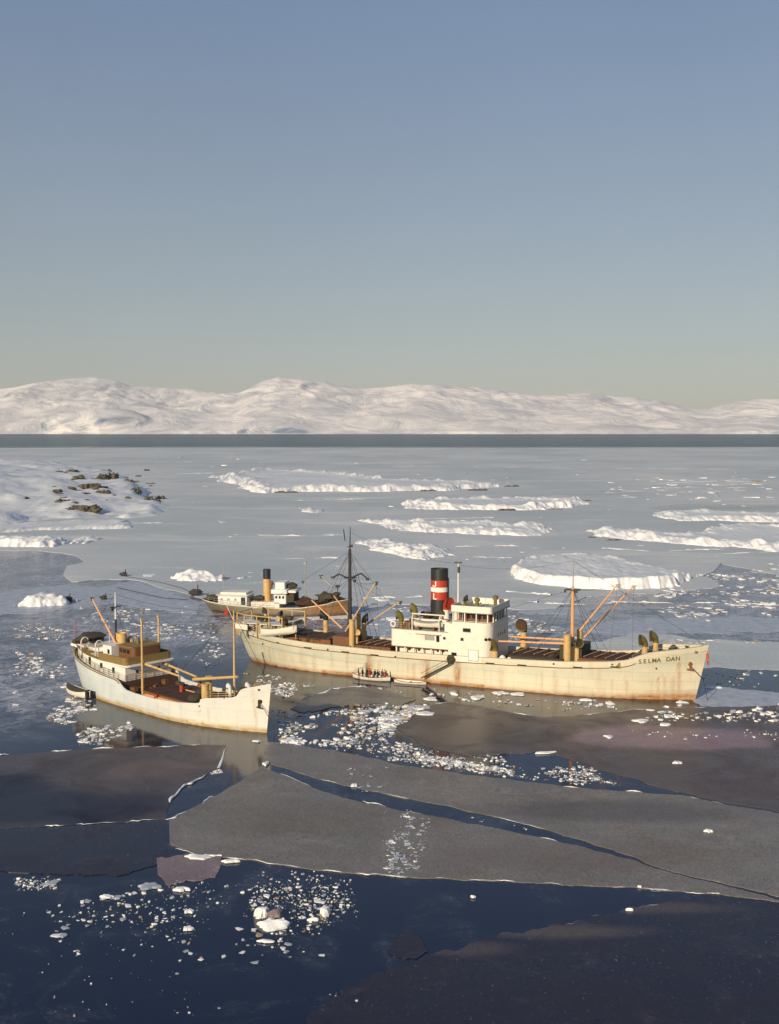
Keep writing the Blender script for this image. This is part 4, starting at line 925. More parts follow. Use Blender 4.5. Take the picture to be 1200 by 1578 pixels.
def cowl(ship, a, y, z, h, r, face=0.0, stem='buff', bell='olive', mouth='red_paint'):
    """ventilator: stem, bent flaring bell, coloured mouth; face = direction in ship axes"""
    mb = MB(); mb.lathe((a, y, z), [(r * .62, 0), (r * .55, h * .6), (r * .55, h)], 12); st_ = ship.part(mb, 'ventilator', stem)
    mb = MB(); rs = []; n = 14; fx, fy = math.cos(face), math.sin(face)
    for k in range(7):
        t = k / 6 * R(88); cr = r * 1.0; q = r * (.55 + .55 * (k / 6) ** 1.3)
        cx = cr * (1 - math.cos(t)) + 0; cz = cr * math.sin(t)
        ring = []
        for i in range(n):
            u = 2 * math.pi * i / n; lx, ly = q * math.cos(u), q * math.sin(u)
            X_ = cx + lx * math.cos(t); Z_ = cz - lx * math.sin(t)
            ring.append((a + X_ * fx - ly * fy, y + X_ * fy + ly * fx, z + h + Z_ + 0.15 * r))
        rs.append(ring)
    rs.insert(0, [(a + r * .55 * math.cos(2 * math.pi * i / n) * fx - r * .55 * math.sin(2 * math.pi * i / n) * fy, y + r * .55 * math.cos(2 * math.pi * i / n) * fy + r * .55 * math.sin(2 * math.pi * i / n) * fx, z + h - 0.05) for i in range(n)])
    mb.rings(rs, cap=False); ship.part(mb, 'cowl', bell, parent=st_)
    mb = MB(); c_ = sum((Vector(v) for v in rs[-1]), Vector()) / n
    inner = [c_ + (Vector(v) - c_) * 0.9 - Vector((fx, fy, 0)) * 0.08 for v in rs[-1]]
    mb.add(inner + [c_ - Vector((fx, fy, 0)) * 0.3], [(i, (i + 1) % n, n) for i in range(n)]); ship.part(mb, 'mouth', mouth, parent=st_)
    return st_
def hatch(ship, x0, x1, hw, zb, h, nb, board='hatch_brown', coam='rust', tarp=False):
    mb = MB()
    for c, d in ((((x0 + x1) / 2, -hw, zb + h / 2), (x1 - x0, .14, h)), (((x0 + x1) / 2, hw, zb + h / 2), (x1 - x0, .14, h)), ((x0 - .0, 0, zb + h / 2), (.14, 2 * hw - .14, h)), ((x1, 0, zb + h / 2), (.14, 2 * hw - .14, h))): mb.box(c, d)
    for k in range(int((x1 - x0) / 1.2)): mb.box((x0 + 1.2 * k + .6, -hw - .12, zb + h * .45), (.10, .12, h * .85))
    c_ = ship.part(mb, 'hatch', coam)
    w = (x1 - x0) / nb
    for k in range(nb):
        b_ = MB(); b_.box((0, 0, 0), (w - .07, 2 * hw + .1, .14)); o = ship.part(b_, 'hatch_board', board, parent=c_)
        o.location = (x0 + w * (k + .5), 0, zb + h + .08 + random.uniform(-.02, .04)); o.rotation_euler = (random.uniform(-.006, .006), random.uniform(-.02, .02), 0)
    return c_
def winch(ship, a, y, z, s_=1.0, mat='tarpaulin'):
    mb = MB(); mb.tube((a, y - .9 * s_, z + .7 * s_), (a, y + .9 * s_, z + .7 * s_), .3 * s_, n=12)
    for q in (-.9, -.3, .5, .9): mb.tube((a, y + (q - .05) * s_, z + .7 * s_), (a, y + (q + .05) * s_, z + .7 * s_), .52 * s_, n=12)
    mb.box((a, y - .7 * s_, z + .35 * s_), (1.0 * s_, .12, .7 * s_)); mb.box((a, y + .7 * s_, z + .35 * s_), (1.0 * s_, .12, .7 * s_)); mb.box((a + .7 * s_, y, z + .4 * s_), (.5 * s_, .8 * s_, .5 * s_))
    mb.box((a, y, z + .06), (2.2 * s_, 2.2 * s_, .12))
    return ship.part(mb, 'winch', mat)
def spar(ship, a, b, r1, r2, mat, name='boom', block=None):
    mb = MB(); mb.tube(a, b, r1, r2, 8)
    o = ship.part(mb, name, mat)
    if block:
        m2 = MB(); b = Vector(b); m2.box(b + Vector((0.1, 0, -.25)), (.35, .25, .5)); m2.tube(b - Vector((.3, 0, 0)), b + Vector((.5, 0, .05)), .08, n=6)
        ship.part(m2, 'tackle_block', block, parent=o)
    return o
def wire(ship, pts_, r=0.03, name='stay', sag=0.0, mat='rope'):
    mb = MB(); a, b = Vector(pts_[0]), Vector(pts_[1]); P_ = [a + (b - a) * (i / 8) - Vector((0, 0, sag * 4 * (i / 8) * (1 - i / 8))) for i in range(9)] if sag else [a, b]
    mb.path(P_, r, 4); return ship.part(mb, name, mat)
def boat_mesh(L, W, D_, n=22, m_=9):
    """open clinker boat: returns MB of shell with inner skin, and rim z function"""
    mb = MB(); out_, inn = [], []
    for i in range(n + 1):
        t = i / n; x = (t - .5) * L; wv = W / 2 * (max(0.0, 1 - abs(2 * t - 1) ** 2.4)) ** .75; sh = D_ * (1 + .45 * (2 * t - 1) ** 2)
        ro, ri = [], []
        for j in range(m_):
            u = j / (m_ - 1) * math.pi; cy = -math.cos(u); cz = -abs(math.sin(u)) ** .6
            dep = D_ * (1 - .35 * abs(2 * t - 1) ** 4)
            ro.append((x, cy * wv, sh + cz * (dep + (sh - D_)))); ri.append((x * .985, cy * max(0, wv - .06), sh + cz * (dep + (sh - D_) - .10)))
        out_.append(ro); inn.append(ri)
    mb.rings(out_, closed=False); mb.rings([r_[::-1] for r_ in inn], closed=False)
    for sgn in (0, -1):
        for i in range(n): mb.add([out_[i][sgn], out_[i + 1][sgn], inn[i + 1][sgn], inn[i][sgn]], [(0, 1, 2, 3)])
    return mb
def boat_parts(root, L, W, D_, hullm='white_paint', inner='brown_wood', thw=4, cover=None):
    h_ = boat_mesh(L, W, D_).build('boat_hull', hullm, root, True)
    mb = MB()
    for sg in (-1, 1):
        P_ = []
        for i in range(23):
            t = i / 22; P_.append(((t - .5) * L, sg * (W / 2 * (max(0.0, 1 - abs(2 * t - 1) ** 2.4)) ** .75 + .02), D_ * (1 + .45 * (2 * t - 1) ** 2) + .01))
        mb.path(P_, .055, 6)
    mb.build('gunwale', 'brown_wood' if cover is None else 'white_paint', root)
    if cover:
        mb = MB(); rs = []
        for i in range(13):
            t = .04 + .92 * i / 12; x = (t - .5) * L; wv = W / 2 * (max(0.0, 1 - abs(2 * t - 1) ** 2.4)) ** .75; z = D_ * (1 + .45 * (2 * t - 1) ** 2)
            rs.append([(x, -wv, z), (x, -wv * .5, z + .18), (x, 0, z + .32), (x, wv * .5, z + .18), (x, wv, z)])
        mb.rings(rs, closed=False); mb.build('boat_cover', cover, root, True)
    else:
        for k in range(thw):
            t = .2 + .6 * k / (thw - 1); wv = W / 2 * (max(0.0, 1 - abs(2 * t - 1) ** 2.4)) ** .75
            mb = MB(); mb.box(((t - .5) * L, 0, D_ * .72), (.28, wv * 1.9, .05)); mb.build('thwart', inner, root)
        mb = MB(); mb.box((0, 0, D_ * .3), (L * .75, W * .55, .05)); mb.build('floorboards', inner, root)
def lettering(text, size, parent, mat, loc, rot, name, ext=0.02):
    c = bpy.data.curves.new(name, 'FONT'); c.body = text; c.size = size; c.extrude = ext; c.align_x = 'CENTER'; c.materials.append(MATS[mat]); c.offset = 0.012 * size
    tmp = bpy.data.objects.new('lettering', c); me = bpy.data.meshes.new_from_object(tmp); bpy.data.objects.remove(tmp)
    o = bpy.data.objects.new(name, me); COL.objects.link(o); o.parent = parent; o.location = loc; o.rotation_euler = rot; return o
def decal_box(ship, a, z, w, h_, y, mat, name, t=.05, parent=None, frame=None):
    mb = MB(); mb.box((a, y, z), (w, t, h_)); o = ship.part(mb, name, mat, parent=parent)
    if frame:
        m2 = MB(); f = .07
        m2.box((a, y - .02, z + h_ / 2 + f / 2), (w + 2 * f, t + .05, f)); m2.box((a, y - .02, z - h_ / 2 - f / 2), (w + 2 * f, t + .05, f)); m2.box((a - w / 2 - f / 2, y - .02, z), (f, t + .05, h_)); m2.box((a + w / 2 + f / 2, y - .02, z), (f, t + .05, h_))
        ship.part(m2, 'frame', frame, parent=o)
    return o

# ================= the large cream ship
B = Ship((1071, 1078), -23.5, 'large cream cargo ship with black and red banded funnel amidships', 'cargo_ship', 'cargo ship')
topB = itp([(-83, 6.5), (-80, 6.35), (-72, 5.5), (-64, 5.0), (-50, 4.75), (-40, 4.85), (-28, 5.1), (-20, 5.35), (-13, 5.8), (-10.2, 6.15), (-9.2, 6.4), (-8, 7.0), (-6.8, 7.45), (-5.5, 7.7), (0, 8.4), (2, 8.8)])
deckB = itp([(-83, 5.5), (-80, 5.4), (-72, 4.6), (-64, 4.0), (-50, 3.7), (-40, 3.8), (-28, 4.0), (-20, 4.3), (-13, 4.7), (-9.6, 5.0), (-9.3, 6.5), (-5, 6.9), (0, 7.5), (2, 7.8)])
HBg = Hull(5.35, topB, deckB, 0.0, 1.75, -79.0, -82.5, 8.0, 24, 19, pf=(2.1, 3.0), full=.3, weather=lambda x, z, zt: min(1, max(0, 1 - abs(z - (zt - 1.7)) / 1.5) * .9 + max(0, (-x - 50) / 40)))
stB = [(-57.3, 3.9, .22, .55), (-53.3, 4.0, .30, 1.5), (-53.0, 4.0, .55, .8), (-45.0, 3.2, .35, .45), (-42.6, 3.9, .45, 1.0), (-43.0, 3.9, .9, .45), (-37.3, 4.2, .55, 1.2), (-37.0, 4.3, .25, 1.3), (-63.5, 3.8, .2, .5), (-66, 3.8, .4, .3), (-29.8, 3.6, .6, .25), (-21, 3.8, .5, .2),
       (-2.3, 6.2, .25, .6), (-70, 4.2, 1.0, .25), (-14, 4.6, .5, .2)]
rs_ = random.Random(11); stB += [(rs_.uniform(-80, -3), rs_.uniform(2.2, 4.0), rs_.uniform(.12, .3), rs_.uniform(.15, .5)) for _ in range(34)]
_, dk = HBg.build(B, 'hull_cream', stB, boot=0.35, bootbow=0.9)
B.part(dk, 'deck', 'deck_brown')
B.part(HBg.strip(-78, -8.5, -1.02, .13, .06, 120), 'rubbing_strake', 'rust')
B.part(HBg.strip(-82.2, 1.2, 0.03, .10, .05, 160), 'cap_rail', 'grey_paint')
def on_hull(x, y, H_, S_, guess=-5.3):
    off = guess
    for _ in range(8):
        q = S_.side(x, y, off); off = -max(0.3, H_.half(q.x, q.z))
    return S_.side(x, y, off)
for px, py in ((432, 997), (474, 1000), (532, 1005), (577, 1010), (755, 1023), (804, 1027), (890, 1026), (946, 1025)):
    q = on_hull(px, py, HBg, B); mb = MB(); mb.box((q.x, q.y - .0, topB(q.x) - .88), (1.5, .14, .17)); B.part(mb, 'scupper', 'window_dark')
for px, py in ((405, 992), (505, 1001), (609, 1012), (735, 1018), (853, 1023), (1011, 1030)):
    q = on_hull(px, py, HBg, B); mb = MB(); mb.tube((q.x, q.y - .06, q.z), (q.x, q.y + .1, q.z), .16, n=10); B.part(mb, 'porthole', 'window_dark')
# name on the bow, letter by letter along the flare
word = 'SELMA DAN'
for k, ch in enumerate(word):
    if ch == ' ': continue
    px = 986 + k * (1044 - 986) / 8.0; py = 1019 - k * 0.62
    q = on_hull(px, py, HBg, B); q2 = HBg.half(q.x + .3, q.z) - HBg.half(q.x - .3, q.z); ang = math.atan2(q2, -0.6)
    tilt = (HBg.half(q.x, q.z + .3) - HBg.half(q.x, q.z - .3)) / .6
    lettering(ch, 0.95, B.root, 'olive', (q.x, q.y - 0.05, q.z - .35), (math.pi / 2 + math.atan(tilt), 0, math.atan2(-q2, .6)), 'name_letter', .015)
# anchor in its hawse and chain
q = on_hull(1063, 1023, HBg, B); mb = MB(); mb.tube((q.x, q.y - .12, q.z), (q.x, q.y + .3, q.z), .34, n=12); mb.box((q.x + .05, q.y - .2, q.z - .35), (.2, .16, 1.0)); mb.box((q.x + .05, q.y - .22, q.z - .85), (.95, .16, .22)); B.part(mb, 'anchor', 'rust')
mb = MB(); mb.path([(q.x, q.y - .2, q.z - .2), (q.x + 1.0, q.y + .1, q.z - 1.3), (q.x + 1.9, q.y + .8, q.z - 2.5), (q.x + 2.6, q.y + 1.4, -.3)], .06, 5); B.part(mb, 'anchor_chain', 'rope')
q = on_hull(1072, 1005, HBg, B); mb = MB(); mb.box((q.x, q.y - .03, q.z), (.5, .12, .3)); B.part(mb, 'fairlead', 'window_dark')
mb = MB(); mb.box((1.7, 0, 6.9), (.35, .4, .9)); mb.tube((1.75, 0, 6.3), (1.85, 0, 5.6), .14, n=8); B.part(mb, 'stem_fitting', 'red_paint')

# midships house
def sheer_block(x0, x1, hw, z0, z1, rf=0, ra=0): mb = MB(); mb.prism(rrect(x0, x1, -hw, hw, rf, ra), z0, z1); return mb
B.part(sheer_block(-48.3, -33.5, 4.3, 3.7, 5.8, 0, .4), 'inner_house', 'white_paint')
accom = B.part(sheer_block(-49.3, -38.9, 5.33, 5.8, 8.55, 0, .7), 'accommodation_block', 'white_paint')
bridge = B.part(sheer_block(-38.9, -31.6, 5.36, 4.0, 10.15, 1.7, 0), 'bridge_front', 'white_paint')
mb = MB(); mb.prism(rrect(-49.4, -38.9, -5.42, 5.42, 0, .75), 5.68, 5.797); B.part(mb, 'sill', 'rust')
mb = MB(); mb.prism(rrect(-48.9, -38.95, -5.2, 5.2, 0, .6), 8.551, 8.65); B.part(mb, 'boat_deck', 'grey_paint')
mb = MB()
for k in range(7): mb.box((-48.2 + k * 1.55, -5.15, 4.9), (.22, .2, 1.6))
B.part(mb, 'side_pillars', 'white_paint')
decal_box(B, -42.2, 7.55, 1.7, .85, -5.35, 'grey_paint', 'side_opening', frame='white_paint')
decal_box(B, -40.75, 7.5, .55, 1.1, -5.35, 'window_dark', 'side_door')
decal_box(B, -42.4, 7.0 + 1.05, 4.6, .07, -5.42, 'rust', 'rain_gutter', t=.14)
decal_box(B, -35.7, 9.25, 1.25, .55, -5.375, 'window_dark', 'window', frame='grey_paint')
decal_box(B, -36.5, 7.7, .42, .42, -5.375, 'window_dark', 'window', frame='grey_paint')
decal_box(B, -34.55, 5.2, 1.6, 1.7, -5.39, 'cool_white', 'door', frame='grey_paint')
decal_box(B, -37.9, 5.15, .9, .55, -5.39, 'window_dark', 'side_port')
for k, (a_, z_) in enumerate(((-39.6, 7.65), (-39.2, 5.35), (-40.2, 5.3), (-41.1, 5.3), (-44.5, 5.2), (-46.2, 5.2))):
    decal_box(B, a_, z_, .42, .42, -5.36 if z_ > 6 else -4.32, 'window_dark', 'window')
for k, ang_ in enumerate((62, 42, 22)):       # portholes round the curved corner of the bridge
    t = R(-ang_); cx, cy = -33.3, -3.66; q = Vector((cx + 1.7 * math.cos(t), cy + 1.7 * math.sin(t), 7.9)); dv = Vector((math.cos(t), math.sin(t), 0))
    if k < 2:
        mb = MB(); mb.tube(q - dv * .05, q + dv * .06, .26, n=12); B.part(mb, 'porthole', 'window_dark')
for k in range(4):
    mb = MB(); mb.box((-31.60, -1.6 + k * 1.15, 8.2), (.1, .42, .62)); B.part(mb, 'window', 'window_dark')
# wheelhouse, open wings under the upper bridge
mb = MB(); mb.prism(rrect(-38.3, -31.7, -5.25, 5.25, 1.6, 0), 10.155, 10.5); B.part(mb, 'wing_bulwark', 'white_paint')
wheel = B.part(sheer_block(-37.6, -32.2, 3.9, 10.5, 12.0, .6, .1), 'wheelhouse', 'brown_wood')
for k in range(5):
    mb = MB(); mb.box((-36.9 + k * .95, -3.93, 11.35), (.68, .08, .72)); w_ = B.part(mb, 'window', 'window_dark', parent=wheel)
for k in range(6):
    mb = MB(); mb.box((-32.19, -2.1 + k * .84, 11.4), (.08, .6, .72)); B.part(mb, 'window', 'window_dark', parent=wheel)
mb = MB()
for a_, y_ in ((-38.2, -5.0), (-36.2, -5.0), (-34.2, -5.0), (-32.4, -4.6), (-31.9, -3.2), (-31.9, -1.8), (-31.9, -.4), (-31.9, 1.0), (-31.9, 2.4), (-31.9, 3.8)): mb.box((a_, y_, 11.2), (.16, .16, 1.6))
B.part(mb, 'wing_pillars', 'white_paint')
mb = MB(); mb.prism(rrect(-38.7, -31.5, -5.15, 5.15, .7, .2), 12.0, 12.13); B.part(mb, 'upper_deck', 'grey_paint')
# upper bridge bulwark (hollow)
pl = rrect(-38.6, -31.6, -5.05, 5.05, .6, .2); mb = MB(); cxm, cym = -35.2, 0
for (a0, a1) in zip(pl, pl[1:] + pl[:1]):
    f = lambda q, s_: (cxm + (q[0] - cxm) * s_, q[1] * s_)
    o0, o1, i0, i1 = a0, a1, f(a0, .96), f(a1, .96)
    mb.add([(*o0, 12.131), (*o1, 12.131), (*o1, 13.15), (*o0, 13.15), (*i0, 12.131), (*i1, 12.131), (*i1, 13.15), (*i0, 13.15)], [(0, 1, 2, 3), (5, 4, 7, 6), (3, 2, 6, 7)])
B.part(mb, 'upper_bulwark', 'white_paint')
mb = MB(); mb.lathe((-36.0, 0.5, 12.14), [(.35, 0), (.3, 1.0), (.5, 1.05), (.45, 1.5), (.1, 1.7)], 12); B.part(mb, 'compass_stand', 'olive')
mb = MB(); mb.lathe((-33.4, 2.4, 12.14), [(.3, 0), (.25, 1.2), (.5, 1.25), (.5, 1.8), (.15, 1.95)], 12); B.part(mb, 'searchlight', 'olive')
mb = MB(); mb.path([(-36.8, -4.4, 10.2), (-36.8, -4.4, 13.5)], .09, 8); mb.box((-36.8, -4.4, 13.6), (.5, .4, .4)); B.part(mb, 'lamp_post', 'grey_paint')
mb = MB(); mb.box((-39.3, -4.3, 9.4), (.95, 1.0, 1.6)); B.part(mb, 'locker', 'white_paint')
B.part(railbox([(-38.6, -5.0, 10.16), (-31.9, -5.0, 10.16)], .5, 1), 'railing', 'white_paint')
for k, (x, y) in enumerate(((748, 905), (760, 903), (790, 905))):
    q = B.side(x, y, 1.5); mb = MB(); mb.tube((q.x, 1.5, 12.2), (q.x, 1.5, q.z - .8), .03, n=5); B.part(mb, 'aerial', 'grey_paint')
# funnel with bands and letters
fx = B.side(677, 900, 0).x; zz = [B.side(677, y, 0).z for y in (876, 893.5, 904, 911, 923, 944)]
FR = 1.38
def band(z0, z1, mat, name, par, r_=FR, cap=False):
    mb = MB(); mb.rings([[(fx + r_ * 1.08 * math.cos(2 * math.pi * i / 28), r_ * .98 * math.sin(2 * math.pi * i / 28), z) for i in range(28)] for z in (z0, z1)], cap=cap); return B.part(mb, name, mat, parent=par)
fun = empty('funnel', (0, 0, 0), 0, None, None); fun.parent = B.root
band(8.65, zz[4], 'black_paint', 'funnel_base', fun)
band(zz[4], zz[3], 'red_paint', 'red_band', fun); band(zz[3], zz[2], 'band_white', 'white_band', fun, FR + .015)
band(zz[2], zz[1], 'red_paint', 'red_band', fun)
mb = MB(); mb.rings([[(fx + r_ * 1.08 * math.cos(2 * math.pi * i / 28), r_ * .98 * math.sin(2 * math.pi * i / 28), z) for i in range(28)] for r_, z in ((FR, zz[1]), (FR, zz[0] - .08), (FR + .06, zz[0] - .06), (FR + .06, zz[0]), (FR - .1, zz[0]), (FR - .12, zz[0] - 1.2))]); B.part(mb, 'funnel_top', 'black_paint', parent=fun)
jm = MB(); jx, jy, jz = fx - .32, -FR * .98 - .03, zz[2] + .12
jm.box((jx + .18, jy, jz + .5), (.19, .10, .86)); jm.box((jx - .05, jy, jz + .075), (.27, .10, .17)); jm.box((jx - .27, jy, jz + .17), (.17, .10, .24)); o = jm.build('funnel_letter', 'band_white', fun); o['kind'] = 'thing'; del o['kind']
lettering('L', 1.45, fun, 'band_white', (fx - .3, -FR * .98 - .05, zz[4] + .12), (math.pi / 2, 0, 0), 'funnel_letter', .03)
mb = MB(); mb.tube((fx + 1.6, 0, 9), (fx + 1.6, 0, zz[0] - 1.5), .14, n=8); B.part(mb, 'steam_pipe', 'black_paint', parent=fun)
# mast on the bridge
q = B.side(706, 866, 0); spar(B, (q.x, 0, 8.7), (q.x, 0, q.z), .19, .10, 'white_paint', 'signal_mast')
mb = MB(); mb.box((q.x, 0, q.z - .1), (1.2, .6, .14)); mb.box((q.x + .1, 0, q.z - 1.3), (.35, .35, 1.0)); B.part(mb, 'mast_lamp', 'dark_mast')
# engine casing and ventilators
B.part(sheer_block(-46.6, -40.2, 2.4, 8.65, 10.1), 'engine_casing', 'white_paint')
cowl(B, B.side(688, 940, -.8).x, -1.0, 10.1, 1.6, .95, R(-25), 'white_paint', 'red_paint', 'red_paint')
cowl(B, -38.9, -1.8, 10.1, 1.9, .55, R(-80), 'white_paint', 'white_paint', 'red_paint')
cowl(B, B.side(716, 925, -.5).x, -.5, 12.1, 1.1, .5, R(15), 'olive', 'black_paint', 'black_paint')
cowl(B, -46.2, -1.8, 10.0, .9, .75, R(180), 'olive', 'olive', 'hatch_brown')
cowl(B, -48.1, -3.4, 8.65, 1.1, .8, R(190), 'olive', 'olive', 'tarpaulin')
cowl(B, -41.5, -2.0, 10.1, .8, .45, R(-90), 'white_paint', 'olive', 'tarpaulin')
cowl(B, -44.2, 2.0, 10.1, 1.2, .6, R(180), 'white_paint', 'olive', 'tarpaulin')
mb = MB(); mb.torus((-48.9, -5.0, 9.35), .42, .12); B.part(mb, 'lifebuoy', 'band_white')
mb = MB(); mb.box((-44.0, -1.9, 10.35), (1.1, .9, .5)); mb.box((-45.4, 1.2, 10.4), (1.6, 1.2, .6)); mb.box((-42.0, -1.6, 10.3), (.8, .8, .4)); B.part(mb, 'skylight', 'tarpaulin')
B.part(railbox([(-49.0, 5.0, 8.65), (-49.0, -5.0, 8.65), (-45.9, -5.0, 8.65)], 1.0, 3), 'railing', 'buff')
mb = MB()
for a_ in (-47.6, -46.6, -45.6): mb.box((a_, -4.5, 9.2), (.28, .3, 1.1))
mb.box((-46.9, -2.6, 9.1), (1.6, 1.2, .9)); B.part(mb, 'deck_gear', 'brown_wood')
# lifeboats under a spar with davits
for yy in (-4.4, 4.4):
    lb_ = empty('lifeboat', (-43.0, yy, 9.05), 0, None, None); lb_.parent = B.root
    boat_parts(lb_, 5.6, 1.9, .75, 'white_paint', cover='grey_paint')
    mb = MB()
    for a_ in (-45.4, -40.6):
        mb = MB(); mb.path([(a_, yy * 1.16, 8.65), (a_, yy * 1.2, 10.2), (a_, yy * 1.12, 11.0), (a_, yy * .95, 11.25)], .1, 6); B.part(mb, 'davit', 'white_paint')
    mb = MB(); mb.tube((-45.7, yy * .98, 11.2), (-40.0, yy * .98, 11.2), .11, n=8); B.part(mb, 'spreader', 'white_paint')
    mb = MB(); mb.box((-44.3, yy, 9.0), (.2, 1.4, .7)); mb.box((-41.6, yy, 9.0), (.2, 1.4, .7)); B.part(mb, 'boat_chock', 'brown_wood')
# hatches
hatch(B, -70.2, -61.6, 3.1, 4.35, 1.0, 10); hatch(B, -57.4, -50.3, 3.1, 3.75, 1.1, 9)
hatch(B, -29.2, -21.6, 3.3, 4.05, 1.25, 10); hatch(B, -17.8, -9.9, 3.2, 4.5, 1.2, 10)
for (x0, x1, z) in ((-29, -22, 5.75), (-17.4, -10.4, 6.0), (-57, -51, 5.2)):
    mb = MB()
    for k in range(4): mb.tube((x0 + .5 + k * 1.7, -3.0, z), (x0 + 1.8 + k * 1.7, 2.8, z + .05), .07, n=6)
    B.part(mb, 'lashing_bar', 'orange_spar')
mb = MB(); mb.blob((-68.5, -1.6, 5.5), (2.4, 2.0, .8), seed=3); mb.tube((-69.0, -3.6, 5.9), (-63.5, -3.4, 5.3), .1, n=6); mb.tube((-66.0, -3.8, 4.6), (-65.4, -3.6, 6.6), .08, n=6); B.part(mb, 'deck_gear', 'tarpaulin')
# main mast, aft of the house
a_m = B.side(539, 900, 0).x
spar(B, (a_m, 0, 3.9), (a_m, 0, 21.0), .42, .26, 'dark_mast', 'main_mast'); spar(B, (a_m, 0, 20.8), (a_m + .1, 0, 24.9), .13, .06, 'dark_mast', 'topmast')
mb = MB(); mb.box((a_m, 0, 16.0), (1.6, 1.6, .18)); mb.path([(a_m, -.4, 15.9), (a_m - 1.5, -1.2, 16.7), (a_m - 2.6, -1.5, 16.1)], .13, 6); mb.path([(a_m, .3, 15.9), (a_m + 1.9, .6, 16.8), (a_m + 3.0, .8, 15.9)], .13, 6); mb.box((a_m + .9, 0, 15.5), (.4, .4, .5)); mb.box((a_m + 3.0, .8, 15.8), (.5, .4, .4)); mb.box((a_m - 2.6, -1.5, 16.1), (.6, .3, .3)); B.part(mb, 'crosstree', 'dark_mast')
mb = MB(); mb.box((a_m, 0, 21.4), (.9, .3, .14)); mb.box((a_m + .35, 0, 21.6), (.3, .3, .4)); mb.tube((a_m - .9, 0, 22.4), (a_m - 1.2, 0, 24.4), .09, n=6); B.part(mb, 'mast_lamp', 'dark_mast')
mb = MB(); mb.prism(rrect(a_m - 1.7, a_m + 1.7, -3.4, 3.4), 4.0, 6.2); B.part(mb, 'mast_house', 'brown_wood')
def post(a_, y_, z0, z1, r_, mat='buff', name='kingpost'):
    mb = MB(); mb.lathe((a_, y_, 0), [(r_, z0), (r_, z1 - .1), (r_ * 1.15, z1 - .08), (r_ * 1.15, z1), (r_ * .4, z1 + .12)], 14); return B.part(mb, name, mat)
post(B.side(542, 960, -3.2).x, -3.2, 4.1, 9.2, .5); post(B.side(552, 960, 3.2).x, 3.2, 4.1, 9.2, .45); cowl(B, a_m + 2.2, 1.0, 4.1, 4.0, .75, R(20), 'buff', 'black_paint', 'black_paint')
cowl(B, a_m + 2.4, -2.4, 4.1, 2.2, .6, R(-60), 'buff', 'tarpaulin', 'buff')
for (x0, y0, x1, y1, o0, o1, m_, bl) in ((527, 968, 480, 925, -3.0, -3.6, 'orange_spar', None), (545, 958, 514, 918, 0.5, -.5, 'orange_spar', None), (532, 973, 579, 897, -2.8, -1.0, 'buff', 'dark_mast'), (556, 968, 616, 927, 2.6, 3.2, 'buff', 'dark_mast'), (512, 905, 494, 887, 3.0, 3.4, 'grey_paint', 'dark_mast')):
    spar(B, B.side(x0, y0, o0), B.side(x1, y1, o1), .16, .11, m_, 'boom', bl)
winch(B, a_m - 3.0, -1.8, 4.3, 1.1); winch(B, a_m + 3.6, .8, 4.0, 1.1); winch(B, a_m - 3.0, 1.8, 4.3, 1.1)
for b_ in ((a_m - 5.5, -5.1, 5.0), (a_m - 3, 5.1, 5.0), (a_m + 5.0, -5.1, 4.9), (a_m + 3, 5.1, 4.9)): wire(B, ((a_m, 0, 20.8), b_), .035)
wire(B, ((a_m, 0, 15.9), B.side(579, 897, -1)), .03, 'topping_lift', .6); wire(B, ((a_m, 0, 15.9), B.side(480, 925, -3.6)), .03, 'topping_lift', .4)
wire(B, ((a_m, 0, 15.9), B.side(616, 927, 3.2)), .03, 'topping_lift', .6)
# foremast
a_f = B.side(882, 950, 0).x
spar(B, (a_f, 0, 4.3), (a_f, 0, 16.6), .34, .24, 'orange_spar', 'foremast'); spar(B, (a_f, 0, 16.4), (a_f + .1, 0, 21.2), .11, .05, 'grey_paint', 'topmast')
mb = MB(); mb.box((a_f, 0, 16.1), (2.4, 1.0, .16)); mb.box((a_f - 1.3, 0, 15.8), (.3, .3, .5)); mb.box((a_f + .5, 0, 15.8), (.5, .4, .4)); B.part(mb, 'crosstree', 'dark_mast')
post(B.side(874, 985, -3).x, -3.0, 4.3, 9.3, .62); post(B.side(886, 985, -1.2).x, -1.0, 4.3, 7.6, .4, 'white_paint'); post(B.side(893, 965, 3).x, 3.0, 4.3, 9.2, .5)
mb = MB(); mb.prism(rrect(a_f - 1.3, a_f + 2.3, -2.9, 3.0), 4.35, 7.4); B.part(mb, 'mast_house', 'tarpaulin')
cowl(B, a_f + 1.6, -3.1, 4.3, 3.0, .7, R(-40), 'buff', 'olive', 'tarpaulin')
spar(B, B.side(893, 972, -2), B.side(951, 901, -1), .17, .11, 'orange_spar', 'boom', 'grey_paint'); spar(B, B.side(900, 982, 2), B.side(976, 903, 3), .17, .11, 'orange_spar', 'boom', 'grey_paint')
spar(B, B.side(873, 992, -2.6), B.side(768, 988, -2.6), .2, .14, 'orange_spar'); spar(B, B.side(873, 986, 2), B.side(786, 981, 2), .2, .14, 'orange_spar')
wire(B, ((a_f, 0, 16.2), B.side(951, 901, -1)), .03, 'topping_lift', .4); wire(B, ((a_f, 0, 16.2), B.side(976, 903, 3)), .03, 'topping_lift', .5)
for b_ in ((a_f - 5, -5.1, 5.6), (a_f - 3, 5.1, 5.6), (a_f + 5.0, -4.9, 5.9), (a_f + 3, 5.1, 5.8)): wire(B, ((a_f, 0, 16.2), b_), .035)
wire(B, ((a_f, 0, 20.8), (1.4, 0, 8.6)), .03); wire(B, ((a_f, 0, 20.8), (B.side(706, 866, 0).x, 0, 19.2)), .025, 'aerial_wire', 1.0)
wire(B, ((a_m, 0, 24.0), (B.side(706, 866, 0).x, 0, 19.4)), .025, 'aerial_wire', 1.0)
